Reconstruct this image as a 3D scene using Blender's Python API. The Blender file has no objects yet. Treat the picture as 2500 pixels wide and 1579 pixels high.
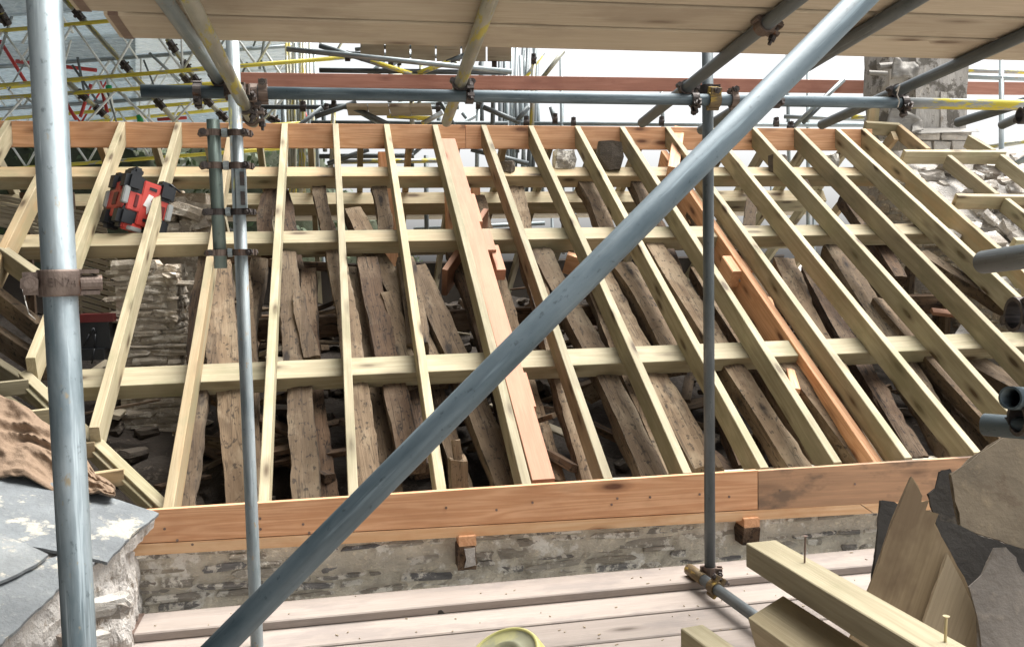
import bpy, bmesh, math, random
from mathutils import Vector as V, Matrix, noise
R = random.Random(11)
sc = bpy.context.scene
COL = sc.collection
# ------------------------------------------------------------------ camera, sky, sun, exposure
CAM = V((.3181, -4.0729, 1.0457)); YAW, PITCH, ROLL, FPX = .1942, -.0695, -.0201, 2200.0
FW = V((math.sin(YAW)*math.cos(PITCH), math.cos(YAW)*math.cos(PITCH), math.sin(PITCH)))
R0 = V((math.cos(YAW), -math.sin(YAW), 0)); U0 = R0.cross(FW)
RT = R0*math.cos(ROLL) + U0*math.sin(ROLL); UP = -R0*math.sin(ROLL) + U0*math.cos(ROLL)
cd = bpy.data.cameras.new('camera'); cam = bpy.data.objects.new('camera', cd); COL.objects.link(cam)
cd.sensor_width = 36; cd.lens = FPX/2500*36; cd.clip_start = .05; cd.clip_end = 3000
cam.matrix_world = Matrix(((RT.x, UP.x, -FW.x, CAM.x), (RT.y, UP.y, -FW.y, CAM.y), (RT.z, UP.z, -FW.z, CAM.z), (0, 0, 0, 1)))
sc.camera = cam
SUN_EL, SUN_AZ = math.radians(66), math.radians(72)      # azimuth from +y towards +x
w = bpy.data.worlds.new('World'); sc.world = w; w.use_nodes = True
wt = w.node_tree; bg = wt.nodes['Background']
sky = wt.nodes.new('ShaderNodeTexSky'); sky.sky_type = 'NISHITA'; sky.sun_disc = False
sky.sun_elevation = SUN_EL; sky.sun_rotation = SUN_AZ; sky.air_density = 1.0; sky.dust_density = 4.0; sky.ozone_density = 1.0
hs = wt.nodes.new('ShaderNodeHueSaturation'); hs.inputs['Saturation'].default_value = .10
wt.links.new(sky.outputs[0], hs.inputs['Color']); wt.links.new(hs.outputs[0], bg.inputs[0]); bg.inputs[1].default_value = .06
sl = bpy.data.lights.new('sun', 'SUN'); sl.energy = 2.0; sl.angle = math.radians(45); sl.color = (1, .96, .9)
so = bpy.data.objects.new('sun', sl); COL.objects.link(so)
sd = V((math.sin(SUN_AZ)*math.cos(SUN_EL), math.cos(SUN_AZ)*math.cos(SUN_EL), math.sin(SUN_EL)))
so.rotation_euler = sd.to_track_quat('Z', 'Y').to_euler(); so.location = (4, 4, 9)
sc.view_settings.view_transform = 'Standard'; sc.view_settings.look = 'None'; sc.view_settings.gamma = 1
sc.view_settings.exposure = 2.1
# ------------------------------------------------------------------ survey helpers: picture point -> place on a known plane
TH = math.atan2(2.1629, 3.3481); SL = V((0, math.cos(TH), math.sin(TH))); NR = V((0, -math.sin(TH), math.cos(TH)))
def ray(x, y): return FW + RT*((x-1250)/FPX) - UP*((y-789.5)/FPX)
def PY(x, y, Y): d = ray(x, y); return CAM + d*((Y-CAM.y)/d.y)
def PZ(x, y, Z): d = ray(x, y); return CAM + d*((Z-CAM.z)/d.z)
def PD(x, y, t): return CAM + ray(x, y)*t
def PR(x, y, o=0.0): d = ray(x, y); return CAM + d*((o-NR.dot(CAM))/NR.dot(d))
def RP(X, s, o=0.0): return V((X, 0, 0)) + SL*s + NR*o       # roof coordinates
X_AX, Y_AX, Z_AX = V((1, 0, 0)), V((0, 1, 0)), V((0, 0, 1))
# ------------------------------------------------------------------ object helpers
WM = {}
def link(o, M, parent=None, label=None, cat=None, group=None, kind=None):
    COL.objects.link(o)
    if parent is not None:
        o.parent = parent; o.matrix_parent_inverse = WM[parent.name].inverted()
    o.matrix_basis = M; WM[o.name] = M.copy()
    if label: o['label'] = label
    if cat: o['category'] = cat
    if group: o['group'] = group
    if kind: o['kind'] = kind
    return o
def thing(name, loc, label, cat, group=None):
    o = bpy.data.objects.new(name, None); o.empty_display_size = .05
    return link(o, Matrix.Translation(loc), None, label, cat, group)
def mk(name, verts, faces, mat, M=None, parent=None, smooth=False, **k):
    me = bpy.data.meshes.new(name); me.from_pydata([tuple(v) for v in verts], [], faces); me.materials.append(mat)
    if smooth:
        for p in me.polygons: p.use_smooth = True
    return link(bpy.data.objects.new(name, me), M or Matrix.Identity(4), parent, **k)
def inst(name, me, M, parent=None, **k): return link(bpy.data.objects.new(name, me), M, parent, **k)
def frame(A, X, Zh):
    X = X.normalized(); Z = Zh - X*Zh.dot(X)
    if Z.length < 1e-4: Z = V((0, 1, 0)) - X*X.y
    Z.normalize(); Y = Z.cross(X)
    return Matrix(((X.x, Y.x, Z.x, A.x), (X.y, Y.y, Z.y, A.y), (X.z, Y.z, Z.z, A.z), (0, 0, 0, 1)))
def beam(name, A, B, wd, ht, mat, parent=None, up=Z_AX, ch=.003, bow=0.0, e0=0.0, e1=0.0, **k):
    """sawn timber, grain along local x; e0/e1 slant the end cuts"""
    A, B = V(A), V(B); L = (B-A).length; M = frame(A, B-A, V(up)); a, b = wd/2, ht/2
    pr = [(-a+ch, -b), (a-ch, -b), (a, -b+ch), (a, b-ch), (a-ch, b), (-a+ch, b), (-a, b-ch), (-a, -b+ch)]
    n = max(1, int(L/.5)) if bow else 1; vs = []; fs = []
    ph = R.random()*6
    for i in range(n+1):
        t = i/n; x = L*t
        dy = bow*math.sin(t*5+ph); dz = bow*.6*math.sin(t*4+ph*2)
        for (y, z) in pr:
            sk = e0*z*(1-t) + e1*z*t
            vs.append((x+sk, y+dy, z+dz))
    for i in range(n):
        for j in range(8): q = (j+1) % 8; fs.append((i*8+j, i*8+q, i*8+8+q, i*8+8+j))
    fs.append(tuple(range(7, -1, -1))); fs.append(tuple(range(n*8, n*8+8)))
    return mk(name, vs, fs, mat, M, parent, **k)
def rough(name, A, B, wd, ht, mat, parent=None, up=Z_AX, amp=.012, bend=.03, seg=.07, taper=0.0, **k):
    """hand-hewn timber with wany uneven faces"""
    A, B = V(A), V(B); L = (B-A).length; M = frame(A, B-A, V(up)); n = max(4, int(L/seg)); m = 16
    off = V((R.random()*90, R.random()*90, R.random()*90)); ph = R.random()*6; vs = []; fs = []
    for i in range(n+1):
        t = i/n; x = L*t; f = 1-taper*t
        by = bend*math.sin(t*3.3+ph); bz = bend*.6*math.sin(t*2.7+ph*1.7)
        for j in range(m):
            sd_, k4 = divmod(j, 4); e = (.93, .45, 0, -.45)[k4]; c, s = ((1, -e), (-e*-1, 1), (-1, e), (-e, -1))[sd_] if False else [(1, -e), (e, 1), (-1, e), (-e, -1)][sd_]
            q = V((x, c*wd/2*f, s*ht/2*f))
            nz = noise.noise(V((q.x*3, q.y*9, q.z*9))+off)*amp*.7 + noise.noise(V((q.x*14, q.y*30, q.z*30))+off)*amp*.5
            q.y += c*nz + by; q.z += s*nz + bz
            if i in (0, n): q.x += noise.noise(q*20+off)*.02
            vs.append(q)
    for i in range(n):
        for j in range(m): q = (j+1) % m; fs.append((i*m+j, i*m+q, i*m+m+q, i*m+m+j))
    fs.append(tuple(range(m-1, -1, -1))); fs.append(tuple(range(n*m, n*m+m)))
    o = mk(name, vs, fs, mat, M, parent, **k)
    return o
def tube_mesh(L, r=.02415, n=20, t=.0042):
    vs = []; fs = []
    for (x, rr) in ((0, r), (L, r), (L, r-t), (max(L-.25, L*.6), r-t), (min(.25, L*.4), r-t), (0, r-t)):
        for j in range(n): a = 2*math.pi*j/n; vs.append((x, rr*math.cos(a), rr*math.sin(a)))
    for i, k in ((0, 1), (1, 2), (2, 3), (4, 5), (5, 0)):
        for j in range(n): q = (j+1) % n; fs.append((i*n+j, i*n+q, k*n+q, k*n+j))
    return vs, fs
def tube(name, A, B, mat, parent=None, r=.02415, n=20, **k):
    A, B = V(A), V(B); vs, fs = tube_mesh((B-A).length, r, n)
    o = mk(name, vs, fs, mat, frame(A, B-A, V((.13, .21, .97))), parent, **k)
    for p in o.data.polygons[:n]: p.use_smooth = True
    for p in o.data.polygons[2*n:4*n]: p.use_smooth = True
    return o
def cyl(vs, fs, A, B, r, n=10, r2=None):
    A, B = V(A), V(B); M = frame(A, B-A, V((.3, .2, .9))); L = (B-A).length; b = len(vs); r2 = r if r2 is None else r2
    for (x, q) in ((0, r), (L, r2)):
        for j in range(n): a = 2*math.pi*j/n; vs.append(M @ V((x, q*math.cos(a), q*math.sin(a))))
    for j in range(n): q = (j+1) % n; fs.append((b+j, b+q, b+n+q, b+n+j))
    fs.append(tuple(b+j for j in range(n-1, -1, -1))); fs.append(tuple(b+n+j for j in range(n)))
def box(vs, fs, c, s, M=None):
    b = len(vs); c = V(c)
    for z in (-1, 1):
        for y in (-1, 1):
            for x in (-1, 1):
                p = c + V((x*s[0]/2, y*s[1]/2, z*s[2]/2)); vs.append(M @ p if M else p)
    for f in ((0, 2, 3, 1), (4, 5, 7, 6), (0, 1, 5, 4), (2, 6, 7, 3), (0, 4, 6, 2), (1, 3, 7, 5)): fs.append(tuple(b+i for i in f))
def slab(name, pts, thick, nrm, mat, parent=None, jag=0.0, sub=1, **k):
    """flat sheet with thickness from an outline of world points"""
    P = []
    n = len(pts); nrm = V(nrm).normalized()
    for i in range(n):
        a, b = V(pts[i]), V(pts[(i+1) % n]); m = max(1, int((b-a).length/.03)) if jag else sub
        for j in range(m):
            p = a.lerp(b, j/m)
            if jag and j: p = p + V((R.uniform(-1, 1), R.uniform(-1, 1), R.uniform(-1, 1)))*jag
            P.append(p)
    c = sum(P, V())/len(P); X = (V(pts[1])-V(pts[0])); M = frame(c, X, nrm); I = M.inverted(); n = len(P)
    Q = [I @ p for p in P]
    vs = [V((q.x, q.y, 0)) for q in Q] + [V((q.x, q.y, -thick)) for q in Q]
    fs = [tuple(range(n)), tuple(range(2*n-1, n-1, -1))] + [(i, i+n, (i+1) % n+n, (i+1) % n) for i in range(n)]
    o = mk(name, vs, fs, mat, M, parent, **k)
    bm = bmesh.new(); bm.from_mesh(o.data); bmesh.ops.recalc_face_normals(bm, faces=bm.faces); bm.to_mesh(o.data); bm.free()
    return o
# ------------------------------------------------------------------ materials
class NT:
    def __init__(s, name):
        s.m = bpy.data.materials.new(name); s.m.use_nodes = True; s.t = s.m.node_tree; s.b = s.t.nodes['Principled BSDF']; s.tc = s.t.nodes.new('ShaderNodeTexCoord'); s.oi = s.t.nodes.new('ShaderNodeObjectInfo')
    def set(s, sock, v):
        if isinstance(v, bpy.types.NodeSocket): s.t.links.new(v, sock)
        elif isinstance(v, (tuple, list)) and len(v) == 3 and sock.type == 'RGBA': sock.default_value = (*v, 1)
        else: sock.default_value = v
    def math(s, op, a, b=0.0, clamp=False):
        n = s.t.nodes.new('ShaderNodeMath'); n.operation = op; n.use_clamp = clamp; s.set(n.inputs[0], a); s.set(n.inputs[1], b); return n.outputs[0]
    def vm(s, op, a, b): n = s.t.nodes.new('ShaderNodeVectorMath'); n.operation = op; s.set(n.inputs[0], a); s.set(n.inputs[1], b); return n.outputs[0]
    def noise(s, v, sc_=1, det=4, ro=.55, dist=0):
        n = s.t.nodes.new('ShaderNodeTexNoise'); s.set(n.inputs['Vector'], v); n.inputs['Scale'].default_value = sc_; n.inputs['Detail'].default_value = det; n.inputs['Roughness'].default_value = ro; n.inputs['Distortion'].default_value = dist; return n.outputs['Fac']
    def vor(s, v, sc_=1, out='Distance', feat='F1'):
        n = s.t.nodes.new('ShaderNodeTexVoronoi'); n.feature = feat; s.set(n.inputs['Vector'], v); n.inputs['Scale'].default_value = sc_; return n.outputs[out]
    def ramp(s, f, stops):
        n = s.t.nodes.new('ShaderNodeValToRGB'); s.set(n.inputs[0], f); e = n.color_ramp.elements
        while len(e) < len(stops): e.new(.5)
        for i, (p, c) in enumerate(stops): e[i].position = p; e[i].color = (*(c if isinstance(c, (tuple, list)) else (c, c, c)), 1)
        return n.outputs[0]
    def mix(s, f, a, b, mode='MIX'):
        n = s.t.nodes.new('ShaderNodeMix'); n.data_type = 'RGBA'; n.blend_type = mode; s.set(n.inputs[0], f); s.set(n.inputs[6], a); s.set(n.inputs[7], b); return n.outputs[2]
    def coord(s, rnd=True, which='Object'):
        v = s.tc.outputs[which]
        if not rnd: return v
        c = s.t.nodes.new('ShaderNodeCombineXYZ'); r = s.oi.outputs['Random']
        s.set(c.inputs[0], s.math('MULTIPLY', r, 41.0)); s.set(c.inputs[1], s.math('MULTIPLY', r, 23.0)); s.set(c.inputs[2], s.math('MULTIPLY', r, 67.0))
        return s.vm('ADD', v, c.outputs[0])
    def done(s, col, rough=.8, metal=0.0, bump=None, bs=.3, bd=.01):
        s.set(s.b.inputs['Base Color'], col); s.set(s.b.inputs['Roughness'], rough); s.set(s.b.inputs['Metallic'], metal)
        if bump is not None:
            n = s.t.nodes.new('ShaderNodeBump'); n.inputs['Strength'].default_value = bs; n.inputs['Distance'].default_value = bd; s.set(n.inputs['Height'], bump); s.t.links.new(n.outputs[0], s.b.inputs['Normal'])
        return s.m
def wood(name, c1, c2, knot, knots=.35, rough=.75, bs=.25, ring=20, stain=None, st=.6, var=.25, fib=.5, dark=None, crack=0.0, heart=None):
    s = NT(name); v = s.coord()
    n1 = s.noise(s.vm('MULTIPLY', v, (.55, 9, 9)), 1, 3, .5, .4)
    ri = s.math('ADD', s.math('MULTIPLY', s.math('SINE', s.math('MULTIPLY', n1, ring*2.2)), .5), .5)
    n2 = s.noise(s.vm('MULTIPLY', v, (5, 190, 190)), 1, 3, .6)
    n3 = s.noise(s.vm('MULTIPLY', v, (1.6, 5, 5)), 1, 4, .6)
    f = s.math('ADD', s.math('MULTIPLY', ri, 1-fib), s.math('MULTIPLY', s.ramp(n2, [(.3, 0), (.7, 1)]), fib), True)
    col = s.mix(f, c1, c2)
    col = s.mix(s.math('MULTIPLY', s.ramp(n3, [(.35, 0), (.75, 1)]), .55), col, tuple(x*.72 for x in c2))
    if heart: col = s.mix(s.math('MULTIPLY', s.ramp(s.math('FRACT', s.math('MULTIPLY', s.oi.outputs['Random'], 13.7)), [(.45, 0), (.95, .85)]), s.ramp(n1, [(.35, .1), (.65, 1)])), col, heart)
    kv = s.vm('MULTIPLY', v, (3.2, 11, 11)); kd = s.vor(kv, 1); kc = s.vor(kv, 1, 'Color')
    g = s.math('GREATER_THAN', kc, 1-knots)
    k = s.math('MULTIPLY', s.ramp(kd, [(.13, 1), (.22, .4), (.38, 0)]), g)
    col = s.mix(k, col, knot)
    if stain: col = s.mix(s.math('MULTIPLY', s.ramp(s.noise(s.vm('MULTIPLY', v, (2.2, 4.5, 4.5)), 1, 5, .65), [(.5, 0), (.62, 1)]), st), col, stain)
    if crack:
        ck = s.noise(s.vm('MULTIPLY', v, (1.1, 26, 26)), 1, 2, .5, .3)
        col = s.mix(s.math('MULTIPLY', s.ramp(ck, [(.455, 0), (.475, 1), (.495, 0)]), crack), col, (.006, .004, .003))
    if dark:
        dk = s.ramp(s.noise(s.vm('MULTIPLY', v, (26, 40, 40)), 1, 3, .6), [(.58, 0), (.66, 1)])
        col = s.mix(s.math('MULTIPLY', dk, .75), col, dark)
    b = s.math('ADD', 1-var/2, s.math('MULTIPLY', s.oi.outputs['Random'], var))
    cc = s.t.nodes.new('ShaderNodeCombineXYZ')
    for i in range(3): s.set(cc.inputs[i], b)
    col = s.mix(1.0, col, cc.outputs[0], 'MULTIPLY')
    return s.done(col, rough, 0, s.math('ADD', s.math('MULTIPLY', n2, .6), s.math('MULTIPLY', n3, .5)), bs, .006)
def metal(name, c1, c2, rough=(.32, .6), met=.8, paint=None, pm=.55, spots=None, bs=.08):
    s = NT(name); v = s.coord()
    n1 = s.noise(s.vm('MULTIPLY', v, (5, 22, 22)), 1, 5, .6); n2 = s.noise(s.vm('MULTIPLY', v, (60, 90, 90)), 1, 3, .6)
    col = s.mix(s.ramp(n1, [(.3, 0), (.7, 1)]), c1, c2); me = met; ro = s.math('ADD', rough[0], s.math('MULTIPLY', n1, (rough[1]-rough[0])))
    col = s.mix(s.math('MULTIPLY', s.ramp(n2, [(.63, 0), (.72, 1)]), .5), col, tuple(x*.35 for x in c1))
    sc1 = s.ramp(s.noise(s.vm('MULTIPLY', v, (3, 60, 60)), 1, 4, .6), [(.6, 0), (.68, 1)])
    col = s.mix(s.math('MULTIPLY', sc1, .5), col, tuple(min(1, x*1.7) for x in c2))
    dr = s.ramp(s.noise(s.vm('MULTIPLY', v, (1.6, 34, 34)), 1, 4, .6), [(.55, 0), (.66, 1)])
    col = s.mix(s.math('MULTIPLY', dr, .30), col, (c1[0]*.55, c1[1]*.45, c1[2]*.38))
    if spots: col = s.mix(s.ramp(s.noise(s.vm('MULTIPLY', v, (14, 26, 26)), 1, 4, .7), [(.62, 0), (.68, 1)]), col, spots)
    if paint:
        k = s.ramp(s.noise(s.vm('MULTIPLY', v, (3.5, 16, 16)), 1, 5, .7), [(pm, 0), (pm+.05, 1)])
        col = s.mix(k, col, paint); me = s.math('MULTIPLY', s.math('SUBTRACT', 1.0, k), met); ro = s.math('ADD', ro, s.math('MULTIPLY', k, .15))
    return s.done(col, ro, me, n2, bs, .004)
def plain(name, col, rough=.6, var=.25, sc_=30, bs=.1, met=0.0, dirt=None, dm=.55):
    s = NT(name); v = s.coord(); n = s.noise(v, sc_, 5, .6)
    c = s.mix(s.math('MULTIPLY', n, var*2), col, tuple(x*.45 for x in col))
    if dirt: c = s.mix(s.ramp(s.noise(v, sc_*.4, 5, .65), [(dm, 0), (dm+.1, 1)]), c, dirt)
    return s.done(c, rough, met, n, bs, .006)
def stone_mat(name, cols, lime=(.62, .59, .53), lm=.56, sc_=14, bs=.7, lam=3.0):
    s = NT(name); g_ = s.t.nodes.new('ShaderNodeNewGeometry'); s.oi.outputs['Random']; r = s.oi.outputs['Random']; k = len(cols)
    cx = s.t.nodes.new('ShaderNodeCombineXYZ'); s.set(cx.inputs[0], s.math('MULTIPLY', r, 41.0)); s.set(cx.inputs[1], s.math('MULTIPLY', r, 23.0)); v = s.vm('ADD', g_.outputs['Position'], cx.outputs[0])
    base = s.ramp(s.math('FRACT', s.math('MULTIPLY', r, 7.31)), [(i/(k-1), c) for i, c in enumerate(cols)])
    vv = s.vm('MULTIPLY', v, (1, 1, lam)); n = s.noise(vv, sc_, 6, .65); n2 = s.noise(vv, sc_*4, 4, .65)
    c = s.mix(s.math('MULTIPLY', s.ramp(n, [(.3, 0), (.7, 1)]), .7), base, s.mix(1.0, base, (.4, .4, .42), 'MULTIPLY'))
    c = s.mix(s.math('MULTIPLY', s.ramp(n2, [(.55, 0), (.75, 1)]), .5), c, s.mix(1.0, base, (1.6, 1.55, 1.45), 'MULTIPLY'))
    c = s.mix(s.ramp(s.noise(v, sc_*.8, 6, .7), [(lm, 0), (lm+.05, 1)]), c, lime)
    return s.done(c, .9, 0, s.math('ADD', n, s.math('MULTIPLY', n2, .5)), bs, .02)
MAT = {}
MAT['new'] = wood('treated_softwood', (.44, .39, .265), (.295, .252, .155), (.075, .048, .022), .6, .74, .4, var=.42, stain=(.235, .22, .125), st=.55, heart=(.36, .235, .115))
MAT['fir'] = wood('douglas_fir', (.80, .475, .275), (.58, .285, .135), (.14, .055, .025), .42, .68, .3, ring=30, var=.15, fib=.4, stain=(.46, .22, .11), st=.3)
MAT['fir_pale'] = wood('fir_sapwood', (.80, .56, .34), (.66, .38, .19), (.2, .08, .03), .3, .68, .25, var=.1, fib=.4, stain=(.55, .28, .13), st=.5)
MAT['fir_pink'] = wood('douglas_fir_planed', (.44, .235, .145), (.335, .165, .095), (.18, .065, .03), .3, .7, .2, var=.1, fib=.6, stain=(.29, .14, .08), st=.4)
MAT['fir_stained'] = wood('douglas_fir_stained', (.56, .33, .19), (.40, .24, .14), (.10, .06, .04), .5, .75, .25, stain=(.14, .10, .07), st=.8)
MAT['old'] = wood('old_oak', (.145, .088, .050), (.062, .036, .020), (.02, .012, .008), .3, .94, 1.0, ring=14, var=.7, stain=(.20, .145, .095), st=.6, dark=(.010, .007, .005), crack=.9)
MAT['old_grey'] = wood('old_oak_dusty', (.172, .122, .075), (.088, .058, .034), (.020, .013, .009), .45, .95, 1.0, ring=10, var=.6, fib=.35, stain=(.215, .168, .112), st=.65, dark=(.014, .010, .007), crack=.6)
MAT['board'] = wood('scaffold_board', (.47, .405, .305), (.36, .295, .21), (.12, .08, .05), .3, .85, .3, var=.3, fib=.8, stain=(.27, .215, .155), st=.5)
MAT['deck'] = wood('deck_board', (.37, .32, .285), (.295, .25, .22), (.11, .085, .07), .25, .85, .35, var=.25, fib=.8, stain=(.205, .18, .17), st=.55)
MAT['red'] = wood('red_rail_timber', (.44, .215, .155), (.33, .145, .10), (.12, .04, .03), .2, .8, .2, var=.1, stain=(.26, .11, .08), st=.5)
MAT['ply'] = wood('board_offcut', (.30, .225, .135), (.20, .145, .08), (.07, .04, .02), .1, .85, .35, stain=(.115, .075, .04), st=.8, fib=.75)
MAT['ply2'] = wood('pale_offcut', (.40, .325, .22), (.29, .23, .15), (.12, .08, .05), .2, .85, .35, stain=(.20, .15, .095), st=.6, fib=.75)
MAT['galvn'] = metal('weathered_tube', (.10, .14, .16), (.31, .355, .375), (.34, .6), met=.55, spots=(.27, .23, .16), paint=(.38, .38, .15), pm=.64)
MAT['galv'] = metal('galvanised_tube', (.19, .235, .25), (.36, .40, .415), (.36, .62), met=.5, spots=(.33, .27, .19), paint=(.40, .40, .16), pm=.655)
MAT['galvd'] = metal('dull_galvanised_tube', (.085, .105, .115), (.16, .18, .19), (.40, .65), met=.5)
MAT['galvb'] = metal('blue_grey_tube', (.055, .085, .105), (.145, .185, .21), (.42, .64), met=.3)
MAT['lap'] = metal('greenish_tube', (.13, .18, .165), (.24, .30, .275), (.36, .6), met=.5)
MAT['galvy'] = metal('yellow_marked_tube', (.25, .25, .20), (.44, .44, .38), met=.6, paint=(.42, .36, .07), pm=.52)
MAT['yel'] = metal('yellow_painted_tube', (.33, .35, .35), (.47, .50, .50), met=.5, paint=(.74, .63, .07), pm=.50)
MAT['rust'] = metal('rusted_coupler', (.085, .06, .05), (.20, .155, .13), (.45, .7), .55, spots=(.16, .07, .035), bs=.4)
MAT['rustd'] = metal('dark_coupler', (.035, .03, .03), (.10, .085, .08), (.4, .65), .5, spots=(.10, .05, .03), bs=.4)
MAT['rusty'] = metal('yellow_coupler', (.10, .07, .04), (.20, .15, .08), (.5, .7), .4, paint=(.34, .23, .05), pm=.52, bs=.4)
MAT['stone'] = stone_mat('rubble_stone', [(.40, .36, .30), (.27, .265, .26), (.48, .425, .34), (.17, .175, .185), (.44, .40, .33), (.52, .48, .41)], (.76, .725, .65), .50)
MAT['stone_warm'] = stone_mat('pier_stone', [(.62, .535, .42), (.54, .46, .36), (.68, .60, .49), (.44, .38, .30)], (.76, .70, .60), .52, 16)
MAT['stone_pale'] = stone_mat('gable_stone', [(.50, .465, .415), (.36, .315, .265), (.60, .57, .52), (.285, .24, .20)], (.72, .70, .66), .52, 12)
MAT['mortar'] = stone_mat('lime_mortar', [(.72, .66, .545), (.74, .68, .56)], (.82, .79, .72), .56, 9, 1.0, 1.6)
MAT['lime'] = stone_mat('lime_verge', [(.54, .515, .48), (.56, .535, .50)], (.30, .265, .225), .57, 11, 1.0, 1.0)
MAT['slate'] = stone_mat('roof_slate', [(.235, .258, .268), (.19, .21, .222), (.28, .298, .30)], (.40, .38, .325), .55, 6, .6, 1.0)
MAT['slate_dark'] = stone_mat('dark_slate', [(.035, .031, .027), (.05, .045, .039)], (.09, .078, .062), .66, 6, .2, 1.0)
MAT['slate_tan'] = stone_mat('dusty_slate', [(.175, .14, .095), (.20, .16, .11)], (.12, .09, .06), .58, 7, .15, 1.0)
MAT['slate_grey'] = stone_mat('grey_slate', [(.27, .245, .22), (.245, .22, .195)], (.165, .145, .125), .56, 7, .3, 1.0)
MAT['render'] = stone_mat('chimney_render', [(.46, .44, .41), (.48, .46, .43)], (.13, .12, .105), .53, 5, .8, .4)
MAT['lead'] = metal('lead_sheet', (.16, .155, .145), (.29, .275, .25), (.5, .75), .35, bs=.3)
MAT['brick'] = stone_mat('whitewashed_brick', [(.60, .57, .53), (.66, .62, .57)], (.44, .33, .28), .6, 9, .5, 1.0)
MAT['sheet'] = metal('roof_sheet', (.42, .535, .62), (.58, .69, .76), (.45, .7), .1)
MAT['sheet2'] = metal('roof_sheet_pale', (.66, .75, .81), (.80, .87, .90), (.45, .7), .1)
MAT['sheet3'] = metal('roof_sheet_dark', (.24, .30, .34), (.38, .44, .475), (.45, .7), .1)
MAT['white'] = plain('pale_strut', (.72, .76, .74), .5, .12)
MAT['redp'] = plain('red_paint', (.50, .045, .04), .5, .2)
MAT['green'] = plain('green_paint', (.02, .38, .12), .5, .2)
MAT['chord'] = metal('yellow_chord', (.34, .36, .34), (.45, .46, .42), met=.4, paint=(.62, .53, .06), pm=.38)
MAT['cloth'] = plain('hessian', (.265, .185, .125), .97, .3, 90, .8, dirt=(.19, .13, .088))
MAT['black'] = plain('black_rubber', (.018, .021, .026), .42, .25, 20, .1)
MAT['redpl'] = plain('red_plastic', (.62, .075, .06), .4, .12, 20, .05)
MAT['dred'] = plain('dark_red_plastic', (.13, .012, .012), .45, .15, 20, .05)
MAT['greypl'] = plain('grey_plastic', (.36, .38, .38), .5, .12, 25, .05)
MAT['whitepr'] = plain('white_print', (.82, .80, .78), .5, .05)
MAT['yelpl'] = plain('yellow_plastic', (.74, .70, .28), .4, .12, 12, .05)
MAT['yeldirt'] = plain('dirty_plastic', (.50, .50, .34), .5, .25, 14, .1, dirt=(.58, .56, .28), dm=.5)
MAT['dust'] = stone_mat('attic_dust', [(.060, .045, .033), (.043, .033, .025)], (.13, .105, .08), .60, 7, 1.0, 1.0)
MAT['rubble'] = stone_mat('attic_rubble', [(.13, .105, .08), (.07, .056, .043), (.19, .155, .12)], (.28, .24, .19), .60, 10)
MAT['felt_shade'] = plain('underlay_shade_sheet', (.055, .043, .035), .9, .3, 10, .3)  # far slope underlay; its dark tone also serves the added light-blocking sheets
MAT['lath'] = wood('plaster_lath', (.50, .44, .33), (.38, .33, .24), (.15, .11, .08), .1, .9, .3, var=.3)
MAT['string'] = plain('string', (.62, .60, .55), .8)
MAT['zinc'] = metal('zinc_screw', (.45, .38, .22), (.62, .56, .40), met=.8)
MAT['nail'] = metal('rusty_nail', (.16, .11, .09), (.27, .20, .17), met=.6)
MAT['ground'] = plain('ground_gravel', (.42, .41, .385), .95, .2, 3, .3)
MAT['bank'] = stone_mat('overgrown_bank', [(.035, .045, .022), (.05, .06, .03)], (.20, .20, .19), .62, 2.2, 1.0, 1.0)
MAT['leaf'] = plain('ivy_leaf', (.045, .075, .022), .6, .3, 4, .1)
for k_ in ('sheet', 'sheet2', 'sheet3'):     # thin plastic sheeting lets some daylight through
    t_ = MAT[k_].node_tree; b_ = t_.nodes['Principled BSDF']; o_ = t_.nodes['Material Output']; tl = t_.nodes.new('ShaderNodeBsdfTranslucent'); mx = t_.nodes.new('ShaderNodeMixShader'); mx.inputs[0].default_value = .06
    t_.links.new(b_.inputs['Base Color'].links[0].from_socket, tl.inputs[0]); t_.links.new(b_.outputs[0], mx.inputs[1]); t_.links.new(tl.outputs[0], mx.inputs[2]); t_.links.new(mx.outputs[0], o_.inputs[0])
# ------------------------------------------------------------------ stones
def stone_pool(n, seed, rnd=.35, amp=.10):
    out = []; r = random.Random(seed)
    for i in range(n):
        bm = bmesh.new(); bmesh.ops.create_cube(bm, size=1); bmesh.ops.subdivide_edges(bm, edges=bm.edges, cuts=1, use_grid_fill=True)
        o = V((r.random()*50, r.random()*50, r.random()*50))
        for v in bm.verts:
            c = v.co.copy(); q = c.normalized()*.62; c = c.lerp(q, rnd)
            c += V((noise.noise(c*2.1+o), noise.noise(c*2.1+o+V((9, 0, 0))), noise.noise(c*2.1+o+V((0, 9, 0)))))*amp*1.6
            v.co = c
        me = bpy.data.meshes.new('stone'); bm.to_mesh(me); bm.free(); out.append(me)
    return out
POOLS = {}
def stone(name, M, mat, parent=None, pool='a', **k):
    key = (pool, mat.name)
    if key not in POOLS:
        P = stone_pool(10, hash_s(pool), .35 if pool == 'a' else .15, .10 if pool == 'a' else .06)
        for me in P: me.materials.append(mat)
        POOLS[key] = P
    return inst(name, R.choice(POOLS[key]), M, parent, **k)
def hash_s(s): return sum((i+3)*ord(c) for i, c in enumerate(s))
def basis(o, a, b, c): return Matrix(((a.x, b.x, c.x, o.x), (a.y, b.y, c.y, o.y), (a.z, b.z, c.z, o.z), (0, 0, 0, 1)))
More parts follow.
